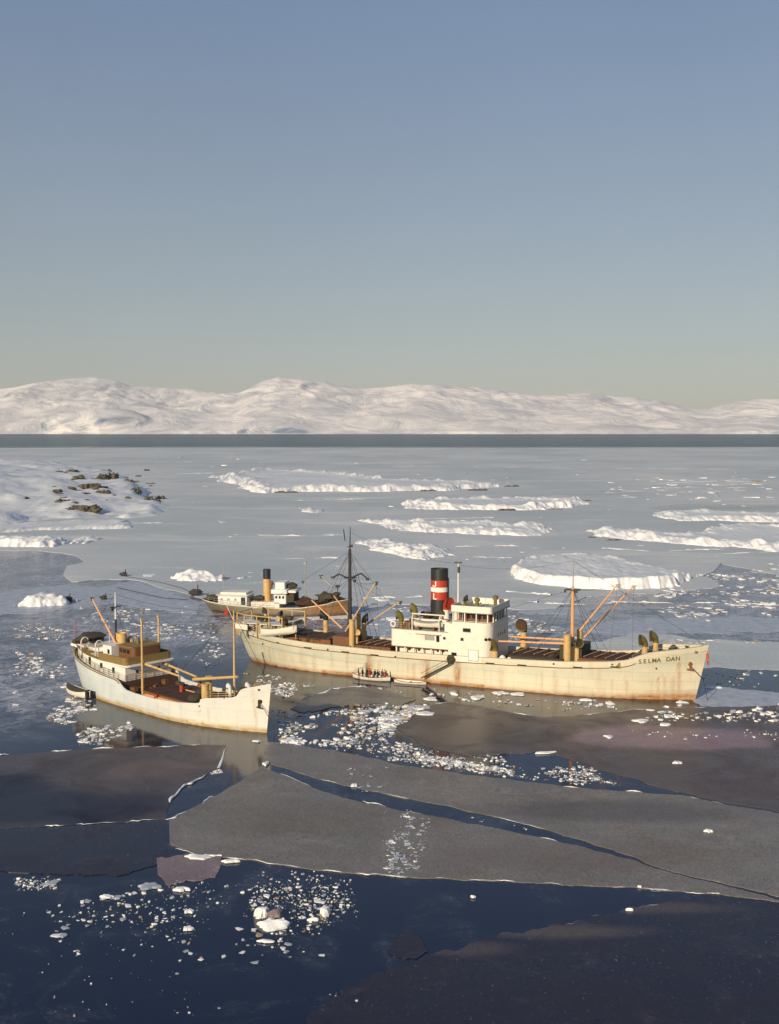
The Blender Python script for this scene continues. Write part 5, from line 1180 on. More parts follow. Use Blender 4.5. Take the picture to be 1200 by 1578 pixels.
for b_ in ((a_m - 7.5, -5.1, 5.0), (a_m - 7.5, 5.1, 5.0), (a_m + 7, -5.1, 4.9), (a_m - 22, 0, 7.4), (a_m + 10, -2, 10.2)): wire(B, ((a_m, 0, 20.6), b_), .03)
for b_ in ((a_f - 7, -5.1, 5.6), (a_f + 7.5, -4.6, 6.2), (a_f - 11, 2, 12.2)): wire(B, ((a_f, 0, 16.2), b_), .03)
wire(B, (B.side(951, 901, -1), (a_f + 7, -4.5, 6.1)), .025, 'guy'); wire(B, (B.side(976, 903, 3), (a_f + 9, 3.5, 6.3)), .025, 'guy'); wire(B, (B.side(579, 897, -1), (a_m + 8, -5, 4.9)), .025, 'guy')
wire(B, (B.side(480, 925, -3.6), (a_m - 9, -5, 5.2)), .025, 'guy'); wire(B, (B.side(514, 918, -.5), (a_m, 0, 15.8)), .025, 'topping_lift', .3)
winch(B, a_f - 3.0, -2, 4.3, 1.1); winch(B, a_f - 3.0, 2, 4.3, 1.1); winch(B, a_f + 3.9, -1.4, 4.5, 1.1); winch(B, a_f + 3.9, 2, 4.5, 1.1)
cowl(B, -32.2 + .9, -4.1, 4.0, 2.0, .95, R(-150), 'buff', 'olive', 'hatch_brown'); cowl(B, -29.0, 4.2, 4.0, 4.0, 1.0, R(-100), 'buff', 'olive', 'hatch_brown')
mb = MB(); mb.blob((-29.9, -4.4, 4.9), (1.1, .9, 1.0), seed=5); mb.blob((-28.8, -4.4, 4.8), (.8, .7, .8), seed=8); B.part(mb, 'white_bundle', 'band_white')
mb = MB(); mb.box((-24.5, -4.0, 5.2), (9, .9, .5)); B.part(mb, 'deck_cargo', 'tarpaulin')
mb = MB(); mb.box((-15.3, -4.3, 5.55), (4.5, .4, .45)); B.part(mb, 'deck_cargo', 'rust')
# forecastle
cowl(B, B.side(994, 990, -1.5).x, -1.8, 6.6, 1.5, .85, R(-150), 'buff', 'olive', 'tarpaulin'); cowl(B, B.side(1010, 985, 1.2).x, 1.2, 6.7, 1.6, .85, R(-150), 'buff', 'olive', 'tarpaulin')
winch(B, -3.6, 0, 7.0, 1.0); mb = MB(); mb.lathe((-5.8, -2.4, 6.8), [(.22, 0), (.2, .6), (.3, .65), (.3, .8)], 8); mb.lathe((-1.6, -1.0, 7.3), [(.22, 0), (.2, .6), (.3, .65), (.3, .8)], 8); mb.lathe((-1.6, 1.0, 7.3), [(.22, 0), (.2, .6), (.3, .65), (.3, .8)], 8); B.part(mb, 'bollard', 'tarpaulin')
# poop
B.part(sheer_block(-79.0, -71.2, 3.2, 4.6, 7.3, .3, 1.5), 'poop_house', 'grey_paint')
mb = MB(); mb.prism(rrect(-79.5, -70.8, -3.9, 3.9, .2, 1.8), 7.3, 7.42); B.part(mb, 'poop_roof', 'white_paint')
for k in range(5): decal_box(B, -77.6 + k * 1.35, 6.35, .5, .6, -3.22, 'window_dark', 'window')
mb = MB()
for a_ in (-80.5, -78.0, -75.5, -73.0, -70.4):
    for y_ in (-4.3, 4.3) if a_ > -79 else (-2.6, 2.6): mb.tube((a_, y_, 5.0), (a_, y_, 8.9), .12, n=6)
mb.path([(-80.5, -2.6, 8.9), (-78.0, -4.3, 8.9), (-70.4, -4.3, 8.7)], .10, 6); mb.path([(-80.5, 2.6, 8.9), (-78.0, 4.3, 8.9), (-70.4, 4.3, 8.7)], .1, 6); mb.tube((-80.5, -2.6, 8.9), (-80.5, 2.6, 8.9), .1, n=6)
B.part(mb, 'awning_frame', 'buff')
cowl(B, -70.6, -2.6, 4.7, 2.6, .75, R(-100), 'buff', 'tarpaulin', 'hatch_brown'); cowl(B, -76.8, 1.2, 7.42, 1.0, .5, R(180), 'buff', 'tarpaulin', 'tarpaulin'); cowl(B, -73.6, .5, 7.42, .8, .5, R(0), 'buff', 'tarpaulin', 'tarpaulin')
cowl(B, -61.2 - 4.4, 3.2, 4.4, 3.3, .85, R(180), 'buff', 'black_paint', 'black_paint')
mb = MB(); mb.blob((-75.5, -1.6, 7.9), (2.6, 1.5, 1.1), seed=2); mb.blob((-72.4, 1.6, 7.8), (2.0, 1.5, .9), seed=6); mb.blob((-78.0, .5, 7.8), (1.6, 1.8, .9), seed=9); B.part(mb, 'deck_gear', 'tarpaulin')
B.part(HBg.rail(-82.2, -70.5, 1.0, 3), 'railing', 'white_paint')
lb_ = empty('lifeboat', (-70.9, -4.7, 5.7), R(3), None, None); lb_.parent = B.root; lb_.rotation_euler = (R(-14), R(-8), R(2))
boat_parts(lb_, 7.2, 2.3, 1.05, 'white_paint', cover='grey_paint')
lb_ = empty('lifeboat', (-73.5, 4.7, 6.3), 0, None, None); lb_.parent = B.root
boat_parts(lb_, 6.4, 2.1, .9, 'white_paint', cover='grey_paint')
mb = MB()
for a_ in (-73.6, -67.9): mb = MB(); mb.path([(a_, -3.9, 4.9), (a_, -4.0, 7.9), (a_, -4.6, 8.4), (a_, -5.1, 8.1)], .09, 6); mb.tube((a_, -4.9, 8.2), (a_, -4.8, 6.8), .03, n=4); B.part(mb, 'davit', 'buff')
mb = MB(); mb.box((-78.6, -4.35, 6.75), (3.0, .14, .9), rz=R(-14)); B.part(mb, 'canvas_dodger', 'white_paint')
spar(B, (-82.3, 0, 6.0), (-84.3, 0, 9.6), .07, .04, 'white_paint', 'ensign_staff')
mb = MB(); mb.box((-84.35, .02, 8.4), (.75, .05, 1.5), ry=R(25)); B.part(mb, 'ensign', 'red_cloth')
B.part(HBg.rail(-9.0, 0.8, .45, 1, r=.03), 'railing', 'grey_paint')
rnd_ = random.Random(5)
for k in range(26):
    a_ = rnd_.choice((rnd_.uniform(-71, -60), rnd_.uniform(-59, -50), rnd_.uniform(-30, -21), rnd_.uniform(-18, -9))); y_ = rnd_.choice((-1, 1)) * rnd_.uniform(3.7, 4.6); z_ = deckB(a_) + .02
    mb = MB()
    if k % 3 == 0: mb.box((a_, y_, z_ + .45), (rnd_.uniform(.7, 1.6), .7, .9), rz=rnd_.uniform(-.3, .3)); B.part(mb, 'crate', rnd_.choice(('brown_wood', 'teak', 'tarpaulin')))
    elif k % 3 == 1: mb.lathe((a_, y_, z_), [(.3, 0), (.3, .9), (.26, .92)], 10); B.part(mb, 'drum', rnd_.choice(('rust', 'tarpaulin', 'buff')))
    else: mb.blob((a_, y_, z_ + .4), (1.6, .9, .9), seed=k, rough=.35); B.part(mb, 'rope_heap', rnd_.choice(('tarpaulin', 'brown_wood')))
for k in range(9):
    a_ = -47.8 + k * .95 if k < 4 else -40.6 + (k - 4) * .5; mb = MB(); y_ = -3.2 + (k % 3) * 1.1
    mb.box((a_, y_, 9.1 + (k % 2) * .2), (.5, .5, .9 + (k % 2) * .4)); B.part(mb, 'vent_box', ('white_paint', 'tarpaulin', 'brown_wood', 'buff')[k % 4])
for k in range(7):
    mb = MB(); a_ = -79.5 + k * 1.45; mb.lathe((a_, -3.55, 4.9 + .1 * (k < 3)), [(.16, 0), (.16, 2.1), (.24, 2.15), (.2, 2.4)], 8); B.part(mb, 'stanchion', ('buff', 'white_paint', 'rust')[k % 3])
# gangway
g0 = on_hull(698, 1020, HBg, B); g1 = B.side(650, 1044, -6.2)
mb = MB(); d_ = Vector(g1) - Vector(g0)
for off in (-.35, .35): mb.tube(Vector(g0) + Vector((0, -.4 + off, 0)), Vector(g1) + Vector((0, off, 0)), .10, n=6)
for k in range(16): q = Vector(g0) + d_ * (k / 16) + Vector((0, -.4 * (1 - k / 16), 0)); mb.box(q, (.25, .7, .05))
mb.tube(Vector(g0) + Vector((0, -.75, .9)), Vector(g1) + Vector((0, -.35, .8)), .04, n=5)
B.part(mb, 'gangway', 'tarpaulin')
mb = MB(); mb.blob((g0.x - .3, g0.y - .3, g0.z + .5), (1.5, .6, 1.5), rough=.3, seed=4); B.part(mb, 'gangway_platform', 'tarpaulin')

# ================= the small white coaster
K = Ship((411, 1129), -44, 'small white coaster with olive bridge band and twin kingposts, lower left', 'coaster_ship', 'coaster')
topK = itp([(-48, 6.0), (-44, 5.55), (-38, 4.75), (-33, 4.25), (-29.4, 4.05), (-28.6, 3.9), (-27.9, 3.5), (-27.2, 3.05), (-26.3, 2.75), (-24, 2.62), (-19, 2.62), (-13, 2.95), (-10.0, 3.25), (-9.2, 3.4), (-8.6, 4.05), (-8.0, 4.25), (-3.9, 4.75), (-3.3, 5.0), (-2.8, 5.9), (-2.3, 6.2), (0, 6.8), (1, 7.05)])
deckK = itp([(-48, 5.4), (-44, 5.0), (-38, 4.2), (-33, 3.7), (-27.9, 3.45), (-27.8, 1.7), (-19, 1.6), (-9.3, 2.1), (-9.2, 3.9), (-4, 4.4), (0, 5.8), (1, 6.2)])
HK = Hull(5.45, topK, deckK, 0.0, 0.85, -46.3, -47.6, 6.0, 19, 17, pf=(2.0, 2.7), full=.5, weather=lambda x, z, zt: min(1, max(0, (-x - 6) / 22)) * .95)  # blue-grey light cast painted into the hull colour towards the stern
stK = [(-41, 3.2, .3, .4), (-37, 3.0, .25, .35), (-30.5, 3.0, .3, .3), (-26.5, 2.0, .25, .25), (-1.2, 4.8, .2, .35), (-8, 2.6, .2, .2), (-18, 2.0, .3, .15), (-43, 4, 1.2, .25)]
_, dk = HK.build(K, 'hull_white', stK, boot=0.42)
K.part(dk, 'deck', 'deck_brown')
K.part(HK.strip(-47.2, -28, -.12, .16, .08, 80), 'rubbing_strake', 'teak'); K.part(HK.strip(-44, -9, -2.0 + 0.0, .06, .02, 60), 'plate_seam', 'cool_white') if False else None
K.part(HK.rail(-47.4, -28.4, 1.0, 3, step=1.3, r=.035), 'railing', 'teak')
K.part(HK.rail(-8.6, -3.8, .9, 3, step=1.2, r=.035), 'railing', 'buff')
q = on_hull(400, 1081, HK, K, -2); mb = MB(); mb.tube((q.x, q.y - .12, q.z), (q.x, q.y + .3, q.z), .28, n=12); mb.box((q.x, q.y - .2, q.z - .35), (.18, .14, .9)); mb.box((q.x, q.y - .2, q.z - .8), (.8, .14, .2)); K.part(mb, 'anchor', 'tarpaulin')
mb = MB(); mb.path([(q.x, q.y - .2, q.z), (q.x + .9, q.y + .2, q.z - 1.2), (q.x + 1.6, q.y + .7, q.z - 2.6), (q.x + 2.0, q.y + 1.2, -.2)], .045, 5); K.part(mb, 'anchor_chain', 'rope')
for px, py in ((307, 1088), (345, 1075), (232, 1060), (398, 1063)):
    q = on_hull(px, py, HK, K, -4.5); mb = MB(); mb.tube((q.x, q.y - .05, q.z), (q.x, q.y + .1, q.z), .13, n=10); K.part(mb, 'porthole', 'rust')
# long deckhouse following the sheer
zr = itp([(-48, 7.6), (-43, 6.8), (-38, 6.15), (-33, 5.8), (-27, 5.65)])
mb = MB(); pts_ = []
xs_ = list(np.linspace(-44.5, -28.4, 18)); hwf = lambda x: min(4.1, HK.half(x, topK(x)) - .9)
loop = [(x, -hwf(x)) for x in xs_] + [(x, hwf(x)) for x in xs_[::-1]]
mb.prism(loop, lambda x, y: deckK(x) - .1, lambda x, y: zr(x)); house = K.part(mb, 'deckhouse', 'cool_white')
mb = MB(); loop2 = [(x, -hwf(x) - .35) for x in xs_] + [(x, hwf(x) + .35) for x in xs_[::-1]]
mb.prism(loop2, lambda x, y: zr(x) + .002, lambda x, y: zr(x) + .12); K.part(mb, 'boat_deck', 'teak')
for x, w, h_ in ((-41.5, .75, 1.3), (-38.3, .6, 1.2), (-35.0, .6, .8), (-31.6, .6, .8)):
    mb = MB(); y_ = -hwf(x); dz = (hwf(x + .3) - hwf(x - .3)) / .6
    mb.box((x, y_ - .02, (zr(x) + deckK(x)) / 2 + .12), (w, .12, h_), rz=math.atan(-dz)); K.part(mb, 'door' if h_ > 1 else 'window', 'window_dark', parent=house)
for y_ in (-2.0, 2.0):
    mb = MB(); mb.box((-28.38, y_, 4.75), (.08, .45, .5)); K.part(mb, 'window', 'window_dark', parent=house)
K.part(railbox([(-28.3, -4.2, 3.5), (-28.3, 4.2, 3.5)], 1.0, 3, .03), 'railing', 'buff')
# bridge: teak bulwark band, wheelhouse, chart room
def hollow(pl, z0, z1, mat, name, k=.95, smooth='auto'):
    mb = MB(); cx_ = sum(q[0] for q in pl) / len(pl)
    for a0, a1 in zip(pl, pl[1:] + pl[:1]):
        g = lambda q: (cx_ + (q[0] - cx_) * k, q[1] * k)
        i0, i1 = g(a0), g(a1)
        mb.add([(*a0, z0), (*a1, z0), (*a1, z1), (*a0, z1), (*i0, z0), (*i1, z0), (*i1, z1), (*i0, z1)], [(0, 1, 2, 3), (5, 4, 7, 6), (3, 2, 6, 7)])
    return K.part(mb, name, mat, smooth)
mb = MB(); mb.prism(rrect(-35.8, -27.350, -4.5, 4.5, .8, .3), 5.770, 5.970); K.part(mb, 'bridge_deck', 'cool_white')
hollow(rrect(-35.6, -28.1, -4.4, 4.4, .8, .3), 5.972, 7.100, 'teak', 'bridge_bulwark')
wh_ = MB(); wh_.prism(rrect(-32.4, -28.350, -2.6, 2.6, .6, 0), 5.972, 8.350); wh_ = K.part(wh_, 'wheelhouse', 'brown_wood')
for k in range(3):
    mb = MB(); mb.box((-31.8 + k * 1.0, -2.62, 7.700), (.7, .08, .6)); K.part(mb, 'window', 'window_dark', parent=wh_)
for k in range(5):
    mb = MB(); mb.box((-28.99, -1.9 + k * .95, 7.700), (.08, .7, .6)); K.part(mb, 'window', 'window_dark', parent=wh_)
mb = MB(); mb.prism(rrect(-32.7, -28.7, -2.9, 2.9, .6, 0), 8.350, 8.500); K.part(mb, 'wheelhouse_roof', 'teak')
mb = MB(); mb.prism(rrect(-35.3, -32.9, -3.6, -1.2), 5.972, 8.250); mb = K.part(mb, 'chart_room', 'cool_white'); decal_box(K, -33.7, 7.350, .55, .7, -3.62, 'window_dark', 'window', parent=mb)
# yellow funnel, masts
fz = K.side(187, 976, 0); mb = MB(); mb.rings([[(fz.x + r_ * math.cos(2 * math.pi * i / 20), r_ * .85 * math.sin(2 * math.pi * i / 20), z) for i in range(20)] for r_, z in ((.95, 5.8), (.95, fz.z - .05), (1.02, fz.z - .04), (1.02, fz.z + .1), (.85, fz.z + .1), (.8, fz.z - .6))]); K.part(mb, 'funnel', 'buff')
a_ = K.side(178, 950, 0).x; spar(K, (a_, 0, 5.8), (a_, 0, 11.6), .2, .17, 'dark_mast', 'after_mast'); spar(K, (a_, 0, 11.6), (a_, 0, 15.9), .15, .07, 'cool_white', 'topmast')
mb = MB(); mb.box((a_, 0, 13.6), (.5, 1.8, .12)); mb.box((a_ - .9, 0, 13.1), (.3, .3, .5)); K.part(mb, 'crosstree', 'dark_mast')
spar(K, K.side(184, 1002, -1.2), K.side(141, 921, -1.2), .2, .12, 'orange_spar', 'boom', 'dark_mast')
wire(K, ((a_, 0, 15.7), K.side(141, 921, -1.2)), .03, 'topping_lift')
spar(K, (K.side(117, 985, 0).x, 0, 6.5), (K.side(117, 955, 0).x, 0, K.side(117, 955, 0).z), .08, .05, 'red_cloth', 'ensign_staff')
spar(K, (K.side(156, 985, 0).x, 1.5, 7.0), (K.side(156, 965, 0).x, 1.5, K.side(156, 965, 0).z), .06, .04, 'cool_white', 'staff')
for (xt, yt, y_, xb) in ((218, 957, -3.1, -29.0), (244, 952, 3.1, -28.0)):
    q = K.side(xt, yt, y_); mb = MB(); x_ = -27.35
    x_ = q.x; mb.lathe((x_, y_, 0), [(.20, 1.7), (.15, q.z - .3), (.22, q.z - .28), (.2, q.z)], 10); mb.box((x_, y_, q.z + .2), (.35, .35, .35)); K.part(mb, 'kingpost', 'buff')
q = K.side(360, 940, 0); spar(K, (q.x, 0, 3.9), (q.x, 0, q.z), .19, .10, 'buff', 'foremast')
wire(K, ((q.x, 0, q.z - .5), (.6, 0, 6.9)), .03); wire(K, ((q.x, 0, q.z - .5), (-27, -4.6, 3.6)), .03); wire(K, ((q.x, 0, q.z - .5), (-27, 4.6, 3.6)), .03); wire(K, ((q.x, 0, q.z - .2), (a_, 0, 15.6)), .025, 'aerial_wire', .8)
wire(K, ((a_, 0, 15.6), (-46.5, 0, 7.5)), .03); wire(K, ((a_, 0, 13.5), (-40, -4.2, 6.2)), .03); wire(K, ((a_, 0, 13.5), (-40, 4.2, 6.2)), .03)
spar(K, K.side(220, 1022, -2.6), K.side(277, 1042, -2.0), .2, .15, 'buff'); spar(K, K.side(250, 1021, 2.8), K.side(303, 1043, 2.0), .2, .15, 'buff'); spar(K, K.side(298, 1047, 0), K.side(366, 1043, 0), .24, .2, 'buff')
mb = MB(); q = K.side(316, 1050, -1.8); mb.lathe((q.x, -1.8, 0), [(.55, 2.0), (.55, 5.1), (.62, 5.15), (.62, 5.35)], 14); K.part(mb, 'kingpost', 'buff')
mb = MB(); q2 = K.side(322, 1048, 1.8); mb.lathe((q2.x, 1.8, 0), [(.5, 2.0), (.5, 5.1), (.58, 5.15), (.58, 5.35)], 14); K.part(mb, 'kingpost', 'buff')
winch(K, -11.3, .8, 2.1, 1.2); winch(K, -10.8, -2.4, 2.1, .9)
hatch(K, -24.6, -13.2, 3.4, 1.6, .95, 12, 'hatch_brown')
mb = MB(); mb.blob((-13.5, -2.2, 2.9), (2.6, 2.2, 1.3), seed=12, rough=.3); mb.blob((-16.0, 1.0, 3.0), (2.6, 2.2, .9), seed=14, rough=.3); mb.blob((-12.4, -3.6, 2.4), (1.8, 1.2, 1.0), seed=15, rough=.4); K.part(mb, 'tarpaulin_heap', 'tarpaulin')
mb = MB(); mb.blob((-26.2, -2.6, 2.3), (1.1, 1.2, 1.3), seed=16, rough=.3); mb.blob((-26.5, 0.5, 2.3), (1.2, 1.6, 1.2), seed=17, rough=.3); mb.box((-26.4, -3.9, 2.3), (1.2, .7, 1.2)); K.part(mb, 'deck_stores', 'brown_wood')
mb = MB(); mb.blob((-20.4, 3.9, 2.8), (1.1, .8, 1.3), seed=18, rough=.2); K.part(mb, 'red_drum', 'rust')
mb = MB()
for k in range(3): mb.tube((-24 + k * .1, -3.9 + k * .3, 2.1 + k * .08), (-14, -3.9 + k * .3, 2.2 + k * .05), .1, n=6)
K.part(mb, 'spare_spars', 'orange_spar')
winch(K, -3.6, 0, 4.7, .9); mb = MB(); mb.blob((-6.0, .6, 4.8), (1.8, 1.6, 1.0), seed=19, rough=.3); K.part(mb, 'rope_coil', 'tarpaulin')
cowl(K, -6.9, -.9, 4.1, 1.0, .42, R(200), 'cool_white', 'cool_white', 'window_dark'); cowl(K, -5.3, 1.2, 4.3, .9, .4, R(200), 'cool_white', 'cool_white', 'window_dark')
for k in range(16):
    a_ = rnd_.uniform(-26, -11); y_ = rnd_.choice((rnd_.uniform(-4.4, -3.6), rnd_.uniform(3.6, 4.4), rnd_.uniform(-3, 3))); z_ = 1.75 if abs(y_) > 3.5 else 2.7; mb = MB()
    if k % 4 == 0: mb.box((a_, y_, z_ + .35), (rnd_.uniform(.8, 1.7), .7, .7), rz=rnd_.uniform(-.4, .4)); K.part(mb, 'crate', rnd_.choice(('teak', 'brown_wood')))
    elif k % 4 == 1: mb.lathe((a_, y_, z_), [(.3, 0), (.3, .9), (.26, .92)], 10); K.part(mb, 'drum', rnd_.choice(('rust', 'red_paint', 'tarpaulin')))
    elif k % 4 == 2: mb.tube((a_, y_, z_ + .15), (a_ + rnd_.uniform(2, 4), y_ * .8, z_ + .2), .09, n=6); K.part(mb, 'spar', 'orange_spar')
    else: mb.blob((a_, y_, z_ + .3), (1.7, 1.2, .8), seed=k + 40, rough=.35); K.part(mb, 'rope_heap', 'tarpaulin')
# after end: covered cargo, lifeboats and arched davits
mb = MB(); mb.blob((-44.2, -.6, 7.7), (4.2, 5.6, 1.9), 14, 8, .25, 21); K.part(mb, 'covered_gear', 'tarpaulin')
mb = MB(); loopx = [(x, -hwf(x) - .3) for x in np.linspace(-47, -42, 6)]; mb.prism(rrect(-46.9, -41.8, -3.0, 3.0, 0, 1.4), 6.6, 7.15); K.part(mb, 'after_coaming', 'cool_white')
for yy in (-2.6, 2.6):
    lb_ = empty('lifeboat', (-38.8, yy, 6.5), 0, None, None); lb_.parent = K.root; boat_parts(lb_, 5.0, 1.7, .75, 'cool_white', cover='grey_paint')
    mb = MB()
    for a2 in (-41.2, -37.0):
        P_ = [(a2, yy * 1.5, 5.8)] + [(a2, yy * 1.5 - math.copysign(.7, yy) * (1 - math.cos(t)), 7.8 + .8 * math.sin(t)) for t in np.linspace(0, 2.6, 7)]
        mb = MB(); mb.path(P_, .09, 6); K.part(mb, 'davit', 'cool_white')
K.part(railbox([(-36.0, -4.3, 6.1), (-42, -3.6, 6.75)], .8, 2, .03), 'railing', 'teak')
mb = MB(); mb.blob((-36.7, -2.2, 6.7), (1.4, 1.0, 1.2), seed=25); mb.blob((-37.0, 1.0, 6.9), (1.8, 1.6, 1.4), seed=26); K.part(mb, 'deck_gear', 'tarpaulin')
cowl(K, -35.0, 1.5, 6.0, 1.7, .55, R(180), 'buff', 'buff', 'red_paint'); cowl(K, -33.2, 3.2, 6.0, 1.5, .5, R(180), 'cool_white', 'olive', 'tarpaulin')
mb = MB(); mb.lathe((-31, 0, 8.5), [(.3, 0), (.3, .8), (.1, .95)], 10); K.part(mb, 'compass_stand', 'olive')

# ================= the ship lying behind
A = Ship((536, 948), -9, 'grey ship with yellow funnel and white deckhouses lying behind the large one', 'steam_ship', 'steamship')
topA = itp([(-34, 3.1), (-28, 2.5), (-18, 1.9), (-10, 2.1), (-4, 3.0), (-3, 3.4), (1, 3.9)]); deckA = itp([(-34, 2.5), (-28, 1.9), (-18, 1.3), (-10, 1.5), (-4, 2.2), (1, 3.2)])
HA = Hull(4.3, topA, deckA, 0.0, 1.0, -31.5, -34.2, 3.6, 12, 10)
_, dk = HA.build(A, 'hull_grey', [(-5, 3, 2, .9), (-2, 3.2, 2, .9), (-8, 2.6, 1, .6)], boot=0.5, nt_=160, nz=10); A.part(dk, 'deck', 'grey_paint')
A.part(HA.strip(-34, .5, -.1, .14, .05), 'rubbing_strake', 'white_paint')
ah = MB(); ah.prism(rrect(-29.6, -22.6, -3.0, 3.0, .2, .8), 1.8, 4.3); ah = A.part(ah, 'after_house', 'cool_white')
mb = MB(); mb.prism(rrect(-30.0, -22.2, -3.4, 3.4, .2, .8), 4.3, 4.42); mb.prism(rrect(-29.0, -23.0, -2.2, 2.2), 4.421, 4.9); A.part(mb, 'house_roof', 'white_paint')
decal_box(A, -22.6 - .9, 3.1, 1.0, 1.7, -3.02, 'window_dark', 'door', parent=ah)
for k in range(3): decal_box(A, -28.5 + k * 1.6, 3.4, .5, .5, -3.02, 'grey_paint', 'window', parent=ah)
mb = MB(); mb.prism(rrect(-21.8, -15.2, -2.6, 2.6), 1.3, 2.9); A.part(mb, 'engine_casing', 'white_paint')
q = A.side(411, 877, 0); mb = MB(); mb.lathe((q.x, 0, 0), [(.85, 2.6), (.85, q.z - 2.2)], 16); A.part(mb, 'funnel', 'buff'); mb = MB(); mb.lathe((q.x, 0, 0), [(.86, q.z - 2.2), (.86, q.z), (.7, q.z), (.7, q.z - .6)], 16); A.part(mb, 'funnel_top', 'black_paint')
mb = MB(); mb.tube((q.x + 1.0, 0, 3), (q.x + 1.0, 0, q.z - 3.4), .3, n=8); mb.blob((q.x + 1.1, 0, q.z - 3.2), (1, 1, 1), seed=3); A.part(mb, 'steam_pipe', 'brown_wood')
br_ = MB(); br_.prism(rrect(-16.4, -13.6, -2.6, 2.6, .3, 0), 2.6, 5.0); br_.prism(rrect(-16.9, -13.2, -3.4, 3.4, .3, 0), 5.0, 5.9); br_ = A.part(br_, 'bridge', 'cool_white')
mb = MB(); mb.prism(rrect(-16.2, -14.0, -2.2, 2.2, .3, 0), 5.9, 7.4); A.part(mb, 'wheelhouse', 'cool_white')
for k in range(3): decal_box(A, -15.9 + k * .8, 4.1, .45, .6, -2.62, 'window_dark', 'window', parent=br_)
mb = MB(); mb.prism(rrect(-13.6, -11.9, -2.4, 2.4), 3.0, 5.2); A.part(mb, 'bridge_shelter', 'tarpaulin'); mb = MB(); mb.prism(rrect(-13.2, -11.4, -2.8, 2.8), 5.2, 5.7); A.part(mb, 'shelter_rail', 'white_paint')
mb = MB(); mb.blob((-9.2, 0, 2.5), (5.4, 4, 2.6), 14, 8, .35, 31); A.part(mb, 'deck_cargo', 'hatch_brown')
mb = MB(); mb.blob((-12.9, 0, 6.4), (2.4, 2, 1.2), 14, 8, .35, 33); A.part(mb, 'bridge_gear', 'tarpaulin')
mb = MB(); mb.blob((-4.2, 0, 3.9), (6.0, 3.4, 2.2), 14, 8, .35, 35); A.part(mb, 'bow_gear', 'tarpaulin')
mb = MB(); mb.blob((-31.4, 0, 3.2), (4.0, 3.0, 1.8), 12, 8, .35, 37); mb.blob((-20.5, 0, 3.3), (4.0, 2.4, 1.4), 12, 8, .35, 38); A.part(mb, 'stern_gear', 'tarpaulin')
q = A.side(345, 868, 0); spar(A, (q.x, 0, 2), (q.x, 0, q.z), .13, .06, 'grey_paint', 'mizzen_mast'); mb = MB(); mb.box((q.x + .3, 0, q.z - 3.4), (1.2, .3, .3)); A.part(mb, 'mast_lamp', 'dark_mast')
q = A.side(470, 857, 0); spar(A, (q.x, 0, 2), (q.x, 0, q.z), .12, .06, 'grey_paint', 'foremast'); mb = MB(); mb.box((q.x, 0, q.z - 1.6), (.6, .6, .6)); A.part(mb, 'crow_nest', 'grey_paint')
spar(A, A.side(485, 925, 0), A.side(466, 896, 0), .12, .09, 'grey_paint', 'boom', 'dark_mast'); 
mb = MB(); q = A.side(520, 920, 1.5); mb.tube((q.x, 1.5, 3.2), (q.x, 1.5, 6.2), .1, n=6); mb.box((q.x, 1.5, 6.3), (.9, .9, .5)); A.part(mb, 'gun_mount', 'tarpaulin')
A.part(HA.rail(-33.5, -17, .9, 2, r=.03), 'railing', 'grey_paint')
mb = MB(); mb.tube(A.side(404, 923, -2), A.side(360, 917, -2), .12, n=6); A.part(mb, 'boom', 'rope')

# ------------------------------------------------------------------ small boats
rb = empty('open_boat', (*B.world(-52.0, -7.0).xy, -0.12), B.rz + R(-2), 'white open boat crowded with people at the large hull', 'boat')
boat_parts(rb, 7.0, 2.0, .72, 'white_paint', thw=5)
fb = empty('landing_boat', (*B.world(-45.0, -7.0).xy, -0.15), B.rz + R(3), 'empty low white boat lying under the gangway', 'boat')
boat_parts(fb, 5.6, 1.5, .5, 'white_paint', thw=3)
sb = empty('work_boat', (*K.world(-38.6, -6.1).xy, -0.1), K.rz + R(-3), 'white workboat with dark covered top beside the small coaster', 'boat')
boat_parts(sb, 7.4, 2.2, .95, 'white_paint', cover='tarpaulin')
mb = MB(); mb.box((3.4, 0, .75), (.5, 1.1, 1.3)); mb.build('fender', 'black_cloth', sb)

